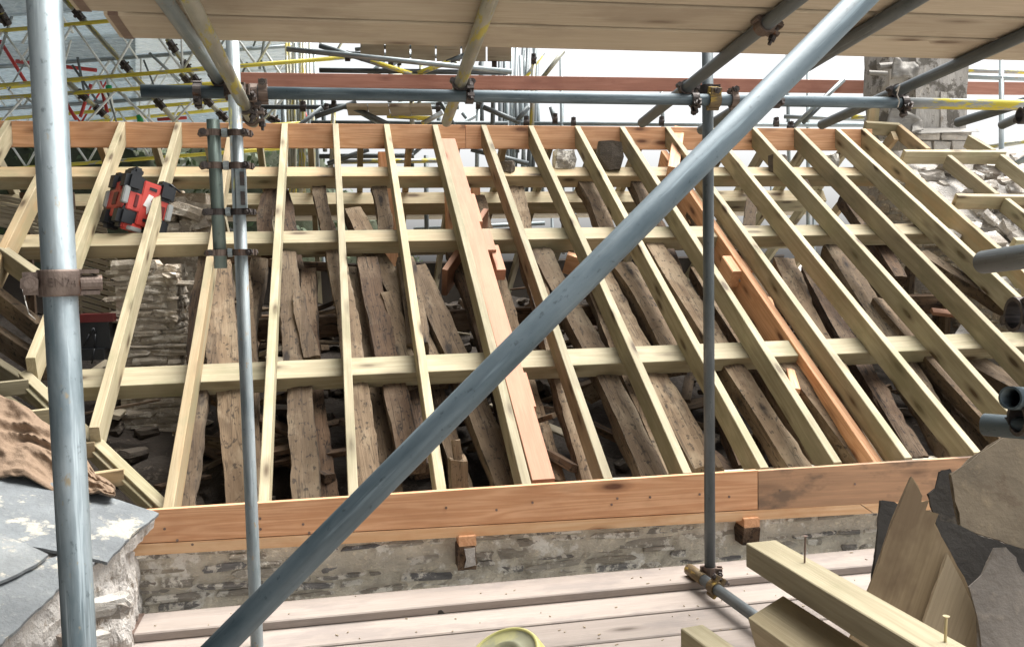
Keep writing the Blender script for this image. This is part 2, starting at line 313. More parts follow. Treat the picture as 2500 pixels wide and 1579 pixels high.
def course(parent, O, ux, uz, W, H, mat, hr=(.03, .06), lr=(.09, .26), dep=.09, gap=.012, proud=.006, pool='a', skip=None, tilt=.03):
    ux, uz = V(ux).normalized(), V(uz).normalized(); un = ux.cross(uz); z = 0   # un points out of the wall towards the viewer
    while z < H:
        h = R.uniform(*hr); x = -R.uniform(0, lr[1])
        while x < W:
            l = R.uniform(*lr); c = x+l/2
            if 0 < c < W and not (skip and skip(c, z+h/2)):
                hh = h*R.uniform(.75, 1.08); t = R.uniform(-tilt, tilt)
                a = ux*math.cos(t)+uz*math.sin(t); b = uz*math.cos(t)-ux*math.sin(t)
                p = O + ux*c + uz*(z+h/2+R.uniform(-.1, .1)*h) + un*(-dep/2+proud+R.uniform(-.01, .008))
                stone('stone', basis(p, a*(l-gap)*1.02, un*dep*-1, b*(hh-gap*.5)*1.08), mat, parent, pool)
            x += l
        z += h
# ------------------------------------------------------------------ setting
def sheet_ground():
    vs = []; fs = []; S = 900; n = 14
    for i in range(n+1):
        for j in range(n+1):
            x, y = (i/n*2-1), (j/n*2-1); x, y = x*abs(x)*S, y*abs(y)*S
            vs.append((x, y, -4.6+.2*noise.noise(V((x*.05, y*.05, 0)))))
    for i in range(n):
        for j in range(n): a = i*(n+1)+j; fs.append((a, a+n+1, a+n+2, a+1))
    mk('ground', vs, fs, MAT['ground'], kind='structure')
sheet_ground()
def bank():
    vs = []; fs = []; n, m = 60, 14
    for i in range(n+1):
        for j in range(m+1):
            x = -13+17*i/n; t = j/m
            y = 13.2+5*t; z = -4.6+(8.3-1.2*max(0, x+.2))*math.sin(min(1, t*1.6)*1.57)
            q = V((x, y, z)); d = noise.noise(q*.8)*.6+noise.noise(q*2.7)*.28
            vs.append(q+V((0, -d, d*.6)))
    for i in range(n):
        for j in range(m): a = i*(m+1)+j; fs.append((a, a+m+1, a+m+2, a+1))
    b = mk('hillside', vs, fs, MAT['bank'], smooth=True, kind='structure')
    lv = []; lf = []; r = random.Random(3)
    for q in range(7000):
        a = V(vs[r.randrange(len(vs))])+V((r.uniform(-.2, .2), r.uniform(-.25, .1), r.uniform(-.25, .25)))
        s = r.uniform(.04, .11); u = V((r.uniform(-1, 1), r.uniform(-1, 1), r.uniform(-1, 1))).normalized(); v_ = u.orthogonal().normalized()
        k = len(lv); lv += [a-u*s, a+v_*s*.6, a+u*s, a-v_*s*.6]; lf.append((k, k+1, k+2, k+3))
    mk('ivy', lv, lf, MAT['leaf'], kind='stuff', label='dark green ivy growing over the hillside beyond the roof', cat='ivy')
bank()
# ------------------------------------------------------------------ the stone building under the roof
wall = thing('stone_wall', V((1.5, .1, -4.6)), 'grey slate rubble wall with pale lime mortar under the orange fascia boards', 'wall')
def mortar_face(name, O, ux, uz, W, H, mat, parent, dep=.25, amp=.012, st=.045):
    ux, uz = V(ux).normalized(), V(uz).normalized(); un = ux.cross(uz); n, m = max(2, int(W/st)), max(2, int(H/st)); vs = []; fs = []
    for i in range(n+1):
        for j in range(m+1):
            p = O+ux*(W*i/n)+uz*(H*j/m); vs.append(p+un*(noise.noise(p*14)*amp+noise.noise(p*37)*amp*.6))
    for i in range(n):
        for j in range(m): a = i*(m+1)+j; fs.append((a, a+m+1, a+m+2, a+1))
    b = len(vs)
    for c in ((0, 0), (W, 0), (W, H), (0, H)): vs.append(O+ux*c[0]+uz*c[1]-un*dep)
    fs.append((b+3, b+2, b+1, b))
    ed = [i*(m+1) for i in range(n+1)]; fs.append(tuple(reversed(ed))+(b, b+1))
    ed = [i*(m+1)+m for i in range(n+1)]; fs.append(tuple(ed)+(b+2, b+3))
    fs.append(tuple(range(m+1))+(b+3, b)); fs.append(tuple(n*(m+1)+j for j in range(m, -1, -1))+(b+1, b+2))
    return mk(name, vs, fs, mat, None, parent, smooth=False)
mortar_face('mortar_core', V((-.62, .03, -.62)), X_AX, Z_AX, 6.2, .5, MAT['mortar'], wall, .45, .014, .035)
vs = []; fs = []; box(vs, fs, (2.48, .255, -2.61), (6.2, .40, 3.96)); mk('lower_wall', vs, fs, MAT['mortar'], None, wall)
course(wall, V((-.62, .03, -.60)), X_AX, Z_AX, 6.1, .46, MAT['stone'], (.026, .056), (.07, .30), .10, .020, .010, pool='a', tilt=.06, skip=lambda x, z: ((abs(x-1.425) < .09 or abs(x-2.92) < .09) and z > .18) or R.random() < .32)
for (x, y0, y1, x1) in ((1138, 1302, 1388, 1166), (1832, 1258, 1328, 1862)):
    t = PY(x, y0+6, -.05); b = PY(x, y1, -.05); ce = thing('joist_end', V((t.x, 0, b.z)), 'old joist end under the fascia %s' % ('with white paint on its rotted face' if x < 1500 else 'with a dark split face beside the fascia joint'), 'timber', 'joist ends under the fascia')
    hp = .045; wd = .085
    beam('packer', V((t.x+.005, -.058, t.z-hp/2)), V((t.x+.005, .12, t.z-hp/2)), wd-.004, hp, MAT['fir'], ce)
    rough('old_timber', V((t.x, -.06, (t.z-hp+b.z)/2-.001)), V((t.x, .12, (t.z-hp+b.z)/2-.001)), wd, abs(t.z-hp-b.z), MAT['old'] if x > 1500 else MAT['old'], ce, amp=.008, bend=0, seg=.02)
    if x < 1500: slab('paint_patch', [V((t.x-.012, -.069, t.z-hp-.008)), V((t.x+.038, -.069, t.z-hp-.006)), V((t.x+.040, -.069, b.z+.02)), V((t.x-.014, -.069, b.z+.012)), V((t.x-.004, -.069, b.z+.05))], .004, (0, -1, 0), MAT['lime'], ce, .003)
# fascia
fas = thing('fascia', V((1.5, -.015, -.2)), 'orange new fir fascia of long boards and a lower strip along the eave', 'fascia')
def vb(name, pts, y, th, mat, parent, jag=0, **k): return slab(name, [V((x, y, z)) for x, z in pts], th, (0, -1, 0), mat, parent, jag, **k)
vb('fascia_board', [(-.6, -.132), (2.325, -.195), (2.325, -.003), (-.6, .008)], -.03, .03, MAT['fir'], fas)
vb('fascia_board', [(2.329, -.199), (5.1, -.262), (5.1, -.02), (2.329, -.006)], -.031, .03, MAT['fir_stained'], fas, label='weathered grey stained fascia board')
vb('lower_strip', [(-.605, -.184), (2.95, -.262), (2.88, -.2125), (-.605, -.1365)], -.034, .03, MAT['fir_pale'], fas)
vb('lower_strip', [(2.957, -.262), (5.1, -.309), (5.1, -.263), (2.885, -.212)], -.0345, .03, MAT['fir_pale'], fas)
vs0 = []; fs0 = []; cyl(vs0, fs0, (0, 0, 0), (0, -.003, 0), .006, 8); nm = bpy.data.meshes.new('nail_head'); nm.from_pydata([tuple(v) for v in vs0], [], fs0); nm.materials.append(MAT['nail'])
for (x, y) in ((402, 1290), (433, 1318), (740, 1279), (755, 1300), (1089, 1239), (1212, 1244), (1300, 1226), (1493, 1231), (1507, 1216), (1587, 1213), (1708, 1206), (1780, 1212), (1905, 1197), (2087, 1181), (470, 1328), (635, 1265), (636, 1291)):
    inst('nail_head', nm, Matrix.Translation(PY(x, y, -.0312)), fas)
# ------------------------------------------------------------------ new roof frame
rf = thing('roof_frame', V((1.5, .1, -.15)), 'new timber roof frame of pale rafters over purlins below an orange ridge board', 'roof frame')
NEW = MAT['new']
beam('ridge_board', V((-3.2, 3.372, 2.066)), V((1.42, 3.372, 2.068)), .042, .192, MAT['fir'], rf, ch=.002)
beam('ridge_board', V((1.424, 3.373, 2.068)), V((5.12, 3.373, 2.066)), .042, .190, MAT['fir'], rf, ch=.002)
def valley(X): return 1.048-1.222*(X+1.237)
for k in range(-5, 14):
    X = .4*k-.0235 if k < 13 else 5.04
    s0 = .004-.646*.0735 if k > -2 else valley(X)+.05
    if k == -2: s0 = .53
    beam('rafter', RP(X, s0, -.0735), RP(X+R.uniform(-.006, .006), 3.94, -.0735), .046, .147, NEW, rf, NR, bow=.0035, e0=.646 if k > -2 else .3, e1=.646)
for s, lx, rx, dn in ((1.105, -1.16, 5.45, .095), (2.502, -2.9, 4.97, .097), (3.455, -3.1, 4.93, .105)):
    beam('purlin', RP(lx, s, -.149-dn/2), RP(rx, s, -.149-dn/2), .155, dn, NEW, rf, NR, bow=.003)
FN = V((0, math.sin(TH), math.cos(TH))); FS = V((0, math.cos(TH), -math.sin(TH)))
def FP(X, s, o=0.0): return V((X, 3.397, 2.163)) + FS*s + FN*o
for k in range(-6, 14):
    beam('far_rafter', FP(.4*k+.17, .02, -.05), FP(.4*k+.17, 4.0, -.05), .047, .098, NEW, rf, FN)
beam('far_purlin', FP(-3, .84, -.165), FP(5.0, .84, -.165), .17, .125, NEW, rf, FN)
beam('far_purlin', FP(-3, 1.55, -.15), FP(5.0, 1.55, -.15), .155, .095, NEW, rf, FN)
# new fir principals beside two rafters
p1 = beam('principal_rafter', RP(1.262, .03, -.105), RP(1.250, 3.74, -.105), .112, .20, MAT['fir_pink'], rf, NR, label='wide planed pink fir principal rafter')
for (s, l, dx, o, wd) in ((2.72, .40, .075, -.055, .035), (2.24, .26, .09, -.03, .06), (2.05, .3, .12, -.05, .06), (.72, .28, .07, -.04, .03), (3.05, .55, .072, -.12, .03)):
    beam('packing_piece', RP(1.256+dx, s-l/2, o-.04), RP(1.256+dx, s+l/2, o-.04), wd, .08, MAT['fir_pink'], rf, NR)
beam('principal_rafter', RP(3.106, .03, -.292), RP(3.106, 3.80, -.292), .052, .325, MAT['fir'], rf, NR, label='deep orange fir principal rafter with bolted side blocks')
def blk(px, py, lx, ls, ln, off, mat, bolt=False, ch=.006):
    p = PR(px, py, off); b = beam('side_block', p-SL*(ls/2), p+SL*(ls/2), lx, ln, mat, rf, NR, ch=ch)
    if bolt:
        vs = []; fs = []; q = p+NR*(-ln*.05)-SL*(ls/2); cyl(vs, fs, q-SL*.001, q-SL*.018, .013, 6); cyl(vs, fs, q, q-SL*.034, .006, 8); mk('bolt', vs, fs, MAT['galv'], None, b)
blk(1795, 662, .15, .20, .13, -.21, MAT['fir'], True); blk(1964, 925, .05, .20, .13, -.25, MAT['fir_pink'], False, .02); blk(1762, 608, .05, .16, .14, -.25, MAT['fir_pink'])
beam('strut', PR(1935, 980, -.25), PR(1860, 720, -.5), .05, .18, MAT['fir'], rf, NR)
beam('strut', PR(1085, 690, -.35), PR(1185, 540, -.30), .04, .22, MAT['fir_pink'], rf, NR)
beam('strut', PR(1655, 330, -.12), PR(1640, 430, -.12), .09, .16, MAT['fir'], rf, NR)
beam('strut', PR(1380, 640, -.3), PR(1540, 690, -.35), .05, .16, MAT['fir'], rf, NR)
# hanging hanger posts below the ridge
for (x, y0, y1, wd) in ((942, 372, 560, .13), (1160, 450, 600, .07), (1090, 400, 560, .05)):
    beam('king_post', PY(x, y0, 3.55), PY(x+12, y1+120, 3.55), wd, .09, MAT['fir'], rf, Y_AX)
# valley at the left: valley rafter, jack rafters of the side roof
beam('valley_rafter', RP(-1.27, valley(-1.27), -.16), RP(-.42, valley(-.42), -.16), .05, .17, NEW, rf, NR)
beam('valley_board', RP(-1.25, valley(-1.25)-.04, -.13), RP(-.5, valley(-.5)-.03, -.13), .05, .07, NEW, rf, NR)
for X in (-1.22, -1.03, -.82, -.66):
    a = RP(X, valley(X)-.03, -.10); beam('jack_rafter', a, a+V((-1.5, -.10, -.10)), .047, .075, NEW, rf, Z_AX)
for i, (x0, y0, x1, y1) in enumerate(((-40, 800, 120, 905), (-40, 880, 160, 1010), (-40, 700, 100, 812), (0, 620, 110, 700), (60, 930, 330, 1190), (-30, 960, 120, 1060))):
    beam('side_rafter', PY(x0, y0, 1.6+.1*i), PY(x1, y1, 1.2+.05*i), .06, .11, MAT['new'] if i % 2 else MAT['old_grey'], rf, Z_AX)
# trimmed opening round the chimney at the right gable
def trim(name, x0, y0, x1, y1, o=-.05): beam(name, PR(x0, y0, o), PR(x1, y1, o), .047, .118, NEW, rf, NR)
trim('trimmer', 2203, 383, 2447, 384); trim('trimmer', 2330, 492, 2620, 494); trim('trimmer', 2110, 312, 2192, 317)
trim('trimmer', 2470, 600, 2640, 602)
for (a, b, c, d) in ((2190, 318, 2262, 378), (2312, 394, 2428, 488), (2440, 392, 2580, 500), (2452, 500, 2590, 610), (2362, 345, 2420, 380), (2560, 500, 2700, 620)): trim('trimmed_rafter', a, b, c, d, -.053)
# ------------------------------------------------------------------ old roof timbers
orf = thing('old_roof_frame', V((1.5, .2, -.2)), 'row of dark worm-eaten hewn old rafters standing under the new pale rafters', 'old rafters')
D = 1.0382
OLD = [(482, 610, 470, 860, .12, -.24, 0), (462, 925, 432, 1215, .12, -.22, 1), (525, 640, 548, 1215, .17, -.26, 1), (508, 730, 500, 880, .07, -.2, 1), (600, 620, 590, 820, .13, -.42, 0),
       (680, 612, 722, 1205, .15, -.24, 1), (722, 640, 775, 1205, .11, -.34, 0), (715, 700, 730, 850, .09, -.2, 1), (782, 600, 880, 1190, .13, -.24, 1), (868, 620, 975, 1100, .14, -.26, 0),
       (838, 505, 1010, 900, .12, -.30, 0), (905, 700, 985, 900, .09, -.22, 1), (965, 900, 1010, 1100, .13, -.32, 0), (985, 640, 1185, 1180, .14, -.26, 0), (1205, 450, 1405, 1170, .14, -.27, 0),
       (1275, 600, 1528, 1150, .16, -.24, 1), (1365, 440, 1440, 600, .14, -.24, 0), (1400, 620, 1660, 1130, .15, -.30, 0), (1480, 430, 1560, 580, .12, -.24, 1), (1455, 640, 1600, 860, .17, -.27, 0), (1545, 590, 1870, 1130, .15, -.24, 0), (1840, 620, 2075, 1110, .15, -.24, 1),
       (1960, 590, 2255, 1110, .16, -.26, 0), (2075, 720, 2420, 1110, .16, -.24, 1), (2170, 600, 2430, 770, .12, -.16, 1), (2230, 830, 2450, 960, .14, -.28, 0), (1820, 860, 2060, 1110, .13, -.24, 1), (640, 450, 628, 600, .11, -.25, 0), (755, 445, 770, 600, .11, -.25, 1), (890, 440, 905, 560, .11, -.25, 0), (1890, 440, 2010, 600, .12, -.2, 0), (1780, 450, 1730, 600, .11, -.7, 0), (960, 620, 975, 820, .15, -.2, 1),
       (655, 455, 700, 640, .10, -.34, 0), (560, 640, 600, 1200, .11, -.36, 0), (820, 640, 925, 1180, .10, -.38, 0), (1060, 600, 1240, 1150, .12, -.36, 0), (1120, 470, 1330, 1140, .11, -.34, 0), (1330, 500, 1590, 1130, .12, -.36, 0), (1500, 470, 1760, 1100, .12, -.36, 0), (1640, 640, 1930, 1110, .12, -.34, 0), (1750, 620, 1990, 1090, .11, -.38, 0), (1900, 640, 2150, 1090, .12, -.36, 0), (2030, 640, 2340, 1090, .12, -.36, 1), (930, 640, 1090, 1160, .10, -.40, 1), (1990, 470, 2120, 660, .11, -.3, 0), (1600, 440, 1660, 560, .12, -.3, 0)]
for i, (x0, y0, x1, y1, wd, o, g) in enumerate(OLD):
    wd *= R.uniform(.80, 1.06)
    rough('old_rafter', PR(x0*D, y0*D, o-.03), PR(x1*D+R.uniform(-14, 14), y1*D, o-.03), wd, wd*.9, MAT['old_grey'] if g or i % 3 else MAT['old'], orf, NR, amp=.017, bend=R.uniform(.012, .04), taper=R.uniform(-.15, .2))
rough('wall_plate', V((-.6, .16, -.16)), V((4.9, .16, -.16)), .12, .1, MAT['old'], orf, Z_AX, .01, .01, .12)
rough('old_purlin', V((-.2, 2.0, .62)), V((4.9, 2.05, .66)), .14, .14, MAT['old'], orf, Z_AX, .012, .03, .12)
rough('collar', PD(540, 640, 6.3), PD(1020, 660, 6.6), .05, .06, MAT['old'], orf, Z_AX)
for (x, y, a, b) in ((1850, 1010, 0, .3), (1925, 1080, .1, .34), (1985, 960, 0, .3), (2290, 700, 0, .35), (2215, 690, 0, .3), (2305, 740, .05, .26)):
    p = PR(x, y, -.5); rough('stud', p+V((0, 0, -.35)), p+V((.03, .02, .12)), .05, .07, MAT['old_grey'], orf, Y_AX, .004, .004, .05)
# ------------------------------------------------------------------ attic floor, rubble and loose timber
def floor_z(x, y):
    t = min(1, max(0, (y-.2)/4.3)); return -.36+.98*t**1.0+.10*noise.noise(V((x*1.3, y*1.3, 2)))*min(1, t*3+.3)
def attic():
    vs = []; fs = []; n, m = 90, 70
    for i in range(n+1):
        for j in range(m+1):
            x = -3.2+8.3*i/n; y = .23+5.0*j/m; q = V((x, y, 0)); vs.append((x, y, floor_z(x, y)+.05*noise.noise(q*5)+.025*noise.noise(q*13)))
    for i in range(n):
        for j in range(m): a = i*(m+1)+j; fs.append((a, a+m+1, a+m+2, a+1))
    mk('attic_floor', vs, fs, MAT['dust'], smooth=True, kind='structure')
attic()
slab('far_roof_covering', [FP(-3.3, 2.05, .004), FP(5.2, 2.05, .004), FP(5.2, 4.4, .004), FP(-3.3, 4.4, .004)], .02, FN, MAT['felt_shade'], label='dark old underlay covering the lower far slope of the roof', cat='roof covering')
lo = []
def loose(name, x, y, yaw, tilt, L, wd, th, mat, lift=.05, rgh=False, label=None, cat='plank', group=None):
    c = V((x, y, floor_z(x, y)+lift)); d = V((math.cos(yaw)*math.cos(tilt), math.sin(yaw)*math.cos(tilt), math.sin(tilt)))
    f = rough if rgh else beam
    kw = dict(label=label, cat=cat, group=group)
    if rgh: return rough(name, c-d*L/2, c+d*L/2, wd, th, mat, None, Z_AX, .008, .01, .06, **kw)
    return beam(name, c-d*L/2, c+d*L/2, wd, th, mat, None, V((R.uniform(-.3, .3), R.uniform(-.3, .3), 1)), **kw)
rr = random.Random(21)
for i in range(150):
    x = rr.uniform(-1.3, 4.7); y = rr.uniform(.75, 4.4); mm = rr.choice(('old', 'old_grey', 'old', 'old_grey', 'lath'))
    loose('loose_plank', x, y, rr.uniform(-1.2, 1.2)+(1.57 if rr.random() < .35 else 0), rr.uniform(-.35, .35), rr.uniform(.25, .95), rr.uniform(.03, .13), rr.uniform(.014, .045), MAT[mm], rr.uniform(.02, .26), False, {'old': 'dark brown broken plank lying loose among the attic rubble', 'old_grey': 'dusty grey-brown broken plank lying loose among the attic rubble', 'lath': 'pale split batten lying loose among the attic rubble'}[mm], 'plank', {'old': 'dark loose planks', 'old_grey': 'dusty loose planks', 'lath': 'pale loose battens'}[mm])
for (x, y, x1, y1, wd, m, lb) in ((1000, 905, 1085, 840, .10, 'slate_grey', 'pale stone-dusted short plank propped among attic rubble between old rafters'), (1030, 860, 1100, 930, .06, 'old_grey', 'thin dusty lath leaning over a short pale plank in the attic'), (2330, 850, 2385, 760, .09, 'lime', 'white painted short board propped upright behind the lower purlin'), (2275, 760, 2400, 775, .06, 'fir_pink', 'planed batten lying level beside the white short board'), (1430, 970, 1560, 900, .11, 'old_grey', 'grey plank lying slantwise on attic rubble below the lower purlin'), (1690, 1080, 1840, 1190, .1, 'old', 'brown plank sloping towards the eave behind the upright scaffold tube')):
    beam('short_board', PR(x, y, -.45), PR(x1, y1, -.45), wd, .03, MAT[m], None, NR, label=lb, cat='board')
rv = thing('rubble_heap', V((2.2, .8, -.3)), 'heap of small broken stones and plaster lying on the attic floor', 'rubble')
for i in range(290):
    x, y = rr.uniform(-1.3, 4.8), rr.uniform(.3, 4.6); s = rr.uniform(.03, .11)*(1.3 if y > 2 else 1)
    M = Matrix.Translation(V((x, y, floor_z(x, y)+s*.25))) @ Matrix.Rotation(rr.uniform(0, 6), 4, 'Z') @ Matrix.Rotation(rr.uniform(-.5, .5), 4, 'X') @ Matrix.Diagonal((s*1.5, s, s*.6, 1))
    stone('stone', M, MAT['rubble'], rv)
for i, (x, y, s, yy, lb) in enumerate(((1378, 392, .17, 4.0, 'rounded pale boulder resting on the upper purlin'), (1490, 385, .24, 4.0, 'large pitted brown stone balanced on the upper purlin'), (1240, 408, .10, 4.1, 'small red stone resting on the upper purlin'), (1900, 400, .16, 4.1, 'dark red-brown stone lying behind the upper purlin'), (2022, 395, .13, 4.2, 'small tan stone near the right end of the ridge'))):
    M = Matrix.Translation(PY(x, y, 3.08 if i < 2 else 3.0)) @ Matrix.Rotation(i*1.3, 4, 'Z') @ Matrix.Diagonal((s, s*.8, s*.95, 1)); stone('loose_stone', M, MAT['stone'] if i in (0, 4) else MAT['rubble'], label=lb, cat='stone')
# stone pier at the left and lath screen behind it
pier = thing('stone_pier', V((-1.15, 2.5, -.3)), 'narrow stub of tan slate rubble pier standing inside the roof', 'pier')
pa, pb = PY(278, 640, 2.0), PY(428, 640, 2.0); pz = PY(350, 640, 2.0).z; W = pb.x-pa.x
mortar_face('mortar_core', V((pa.x, 2.0, -.35)), X_AX, Z_AX, W, pz+.32, MAT['stone_warm'], pier, .35, .02)
course(pier, V((pa.x-.01, 2.0, -.35)), X_AX, Z_AX, W+.02, pz+.33, MAT['stone_warm'], (.03, .06), (.12, .38), .10, .01, .022, tilt=.06)
course(pier, V((pb.x, 2.0, -.35)), Y_AX, Z_AX, .35, pz+.33, MAT['stone_warm'], (.03, .06), (.10, .25), .08, .01, .016, tilt=.06)
mound = thing('rubble_mound', V((-.9, 3.0, 1.0)), 'crumbling mound of pale rubble behind the middle purlin', 'rubble')
for i in range(46):
    px, py = 395+100*rr.random(), 470+95*rr.random()
    if (py-450) < (px-420)*.9: continue
    s = rr.uniform(.07, .2); M = Matrix.Translation(PY(px, py, 3.05+rr.uniform(-.1, .15))) @ Matrix.Rotation(rr.uniform(-.4, .4), 4, 'Y') @ Matrix.Diagonal((s*1.3, s, s*.6, 1)); stone('stone', M, MAT['stone_warm'], mound)
vs = []; fs = []; box(vs, fs, (PY(448, 520, 3.2).x, 3.22, .95), (.36, .25, 1.3)); mk('mound_core', vs, fs, MAT['stone_warm'], None, mound)
ls = thing('lath_screen', V((-1.8, 2.6, .3)), 'screen of pale split laths with dark gaps beside the stone pier', 'lath wall')
for i in range(11):
    y = 622+i*14.5; a = PY(150, y-26, 2.7); b = PY(286, y+14, 2.62); beam('lath', a, b, .012, .030, MAT['lath'], ls, Z_AX, ch=.002, bow=.004)
for i in range(9):
    y = 512+i*9; a = PY(-30, y-40, 3.2); b = PY(262, y+20, 3.1); beam('lath', a, b, .012, .022, MAT['lath'], ls, Z_AX, ch=.002, bow=.004)
for x in (170, 240, 60): beam('lath_post', PY(x, 470, 3.25), PY(x+20, 790, 3.25), .06, .05, MAT['old'], ls, Y_AX)
# ------------------------------------------------------------------ gable rubble and chimney
gab = thing('gable_wall', V((5.5, 2, -4.6)), 'broken pale rubble gable wall rising beneath the rafters at the chimney end', 'wall')
def gable_core():
    vs = []; fs = []; n = 40; m = 14
    for i in range(n+1):
        for j in range(m+1):
            s = .1+3.85*i/n; X = 4.98+1.9*j/m; p = RP(X, s, -.20); p.z += .07*noise.noise(p*4)+.035*noise.noise(p*11)-.10*max(0, (5.05-X)*10); vs.append(p)
    for i in range(n):
        for j in range(m): a = i*(m+1)+j; fs.append((a, a+1, a+m+2, a+m+1))
    b = len(vs)
    for i in range(n+1): p = vs[i*(m+1)]; vs.append(V((4.98+.04*noise.noise(p*5), p.y, -.6)))
    for i in range(n): fs.append((i*(m+1), (i+1)*(m+1), b+i+1, b+i))
    mk('mortar_core', vs, fs, MAT['lime'], None, gab)
gable_core()
vs = []; fs = []; box(vs, fs, (5.95, 1.9, -2.6), (1.9, 3.4, 3.98)); mk('lower_wall', vs, fs, MAT['mortar'], None, gab)
for i in range(210):
    X, s = 5.0+1.75*rr.random(), .2+3.6*rr.random(); l = rr.uniform(.07, .22); p = RP(X, s, -.175+rr.uniform(-.02, .025))
    M = Matrix.Translation(p) @ Matrix.Rotation(rr.uniform(-1.2, 1.2), 4, 'Z') @ Matrix.Rotation(TH+rr.uniform(-.35, .25), 4, 'X') @ Matrix.Rotation(rr.uniform(-.2, .2), 4, 'Y') @ Matrix.Diagonal((l*1.3, l*.8, l*.38, 1)); stone('stone', M, MAT['stone_pale'], gab)
course(gab, V((4.985, 3.4, -.5)), -Y_AX, Z_AX, 3.2, 2.3, MAT['stone_warm'], (.04, .08), (.10, .30), .10, .012, .012, skip=lambda x, z: z-.5 > (3.4-x)*math.tan(TH)-.33)
chy = 3.55
ch = thing('chimney', V((5.9, 3.9, 1.6)), 'stained grey rendered chimney stack with torn lead flashing above whitened bricks', 'chimney')
def rbox(name, x0, x1, y0, y1, z0, z1, mat, parent, amp=.02, st=.09):
    bm = bmesh.new(); bmesh.ops.create_cube(bm, size=1)
    for v in bm.verts: v.co = V((x0+(v.co.x+.5)*(x1-x0), y0+(v.co.y+.5)*(y1-y0), z0+(v.co.z+.5)*(z1-z0)))
    bmesh.ops.subdivide_edges(bm, edges=bm.edges, cuts=12, use_grid_fill=True)
    for v in bm.verts: v.co += V((noise.noise(v.co*6), noise.noise(v.co*6+V((7, 0, 0))), noise.noise(v.co*6+V((0, 7, 0)))))*amp
    me = bpy.data.meshes.new(name); bm.to_mesh(me); bm.free(); me.materials.append(mat); return inst(name, me, Matrix.Identity(4), parent)
xa, xb, xc = PY(2235, 250, chy).x, PY(2360, 250, chy).x, PY(2178, 250, chy).x
zt, zl, zb = PY(2300, 60, chy).z, PY(2300, 318, chy).z, PY(2300, 378, chy).z
rbox('stack', xa, xb, chy, chy+.55, zl-.02, zt, MAT['render'], ch); rbox('side_flue', xc+.04, xa-.002, chy+.10, chy+.52, zl-.05, zt-.1, MAT['render'], ch, .035)
rbox('downpipe_streak', PY(2293, 250, chy).x, PY(2308, 250, chy).x, chy-.022, chy-.006, zl, PY(2300, 225, chy).z, MAT['lime'], ch, .006)
beam('corner_batten', PY(2128, 318, chy+.06), PY(2133, 265, chy+.06), .11, .03, MAT['new'], ch, Y_AX)
xq = [PY(x, 350, chy-.04).x for x in (2236, 2296, 2372)]
zz = [zl-.012, (zl+zb)/2+.012, zb-.01]
for (x0, x1, z0, z1) in ((xq[0], xq[1]-.006, zz[1]+.004, zz[0]), (xq[1]+.004, xq[2], zz[1]+.004, zz[0]-.004), (xq[0]+.01, xq[0]+.17, zz[2], zz[1]-.004), (xq[0]+.178, xq[0]+.36, zz[2], zz[1]-.003), (xq[0]+.368, xq[2]-.02, zz[2], zz[1]-.004)):
    M = Matrix.Translation(V(((x0+x1)/2, chy+.10, (z0+z1)/2))) @ Matrix.Diagonal((x1-x0, .3, z1-z0, 1)); stone('brick', M, MAT['brick'], ch, 'b')
rbox('brick_bed', xq[0]+.02, xq[2]-.02, chy, chy+.4, zb-.5, zl-.02, MAT['lime'], ch, .006)
def wavy(name, pts, mat, parent, th=.006, n=14, m=6, amp=.02):
    A, B, C, D_ = [V(p) for p in pts]; vs = []; fs = []
    for s in (0, 1):
        for i in range(n+1):
            for j in range(m+1):
                u, v_ = i/n, j/m; p = A.lerp(B, u).lerp(D_.lerp(C, u), v_); q = p+V((0, -1, .4))*(amp*noise.noise(p*7)+amp*.6*noise.noise(p*17)); vs.append(q+V((0, th*s, 0)))
    N_ = (n+1)*(m+1)
    for i in range(n):
        for j in range(m):
            a = i*(m+1)+j; fs.append((a, a+m+1, a+m+2, a+1)); fs.append((N_+a+1, N_+a+m+2, N_+a+m+1, N_+a))
    for i in range(n): a = i*(m+1); fs.append((a, N_+a, N_+a+m+1, a+m+1)); a += m; fs.append((a+m+1, N_+a+m+1, N_+a, a))
    for j in range(m): a = j; fs.append((a+1, N_+a+1, N_+a, a)); a = n*(m+1)+j; fs.append((a, N_+a, N_+a+1, a+1))
    return mk(name, vs, fs, mat, None, parent, smooth=True)
def cP(x, y, dy=-.06): return PY(x, y, chy+dy)
wavy('lead_flashing', (cP(2160, 318), cP(2250, 330, -.1), cP(2252, 295, -.1), cP(2180, 250)), MAT['lead'], ch)
wavy('lead_flashing', (cP(2238, 327, -.12), cP(2392, 322, -.12), cP(2385, 313, -.03), cP(2240, 312, -.03)), MAT['lead'], ch, amp=.012)
wavy('lead_flashing', (cP(2225, 325, -.14), cP(2255, 318, -.16), cP(2250, 293, -.10), cP(2230, 298, -.08)), MAT['lead'], ch)
wavy('lead_flashing', (cP(2175, 195), cP(2240, 195), cP(2240, 145), cP(2180, 140)), MAT['lead'], ch, amp=.06)
vs = []; fs = []; cyl(vs, fs, cP(2120, 178, -.05), cP(2165, 180, -.05), .022, 10); cyl(vs, fs, cP(2145, 163, 0), cP(2185, 160, 0), .03, 10); mk('lead_pipe', vs, fs, MAT['lead'], None, ch)
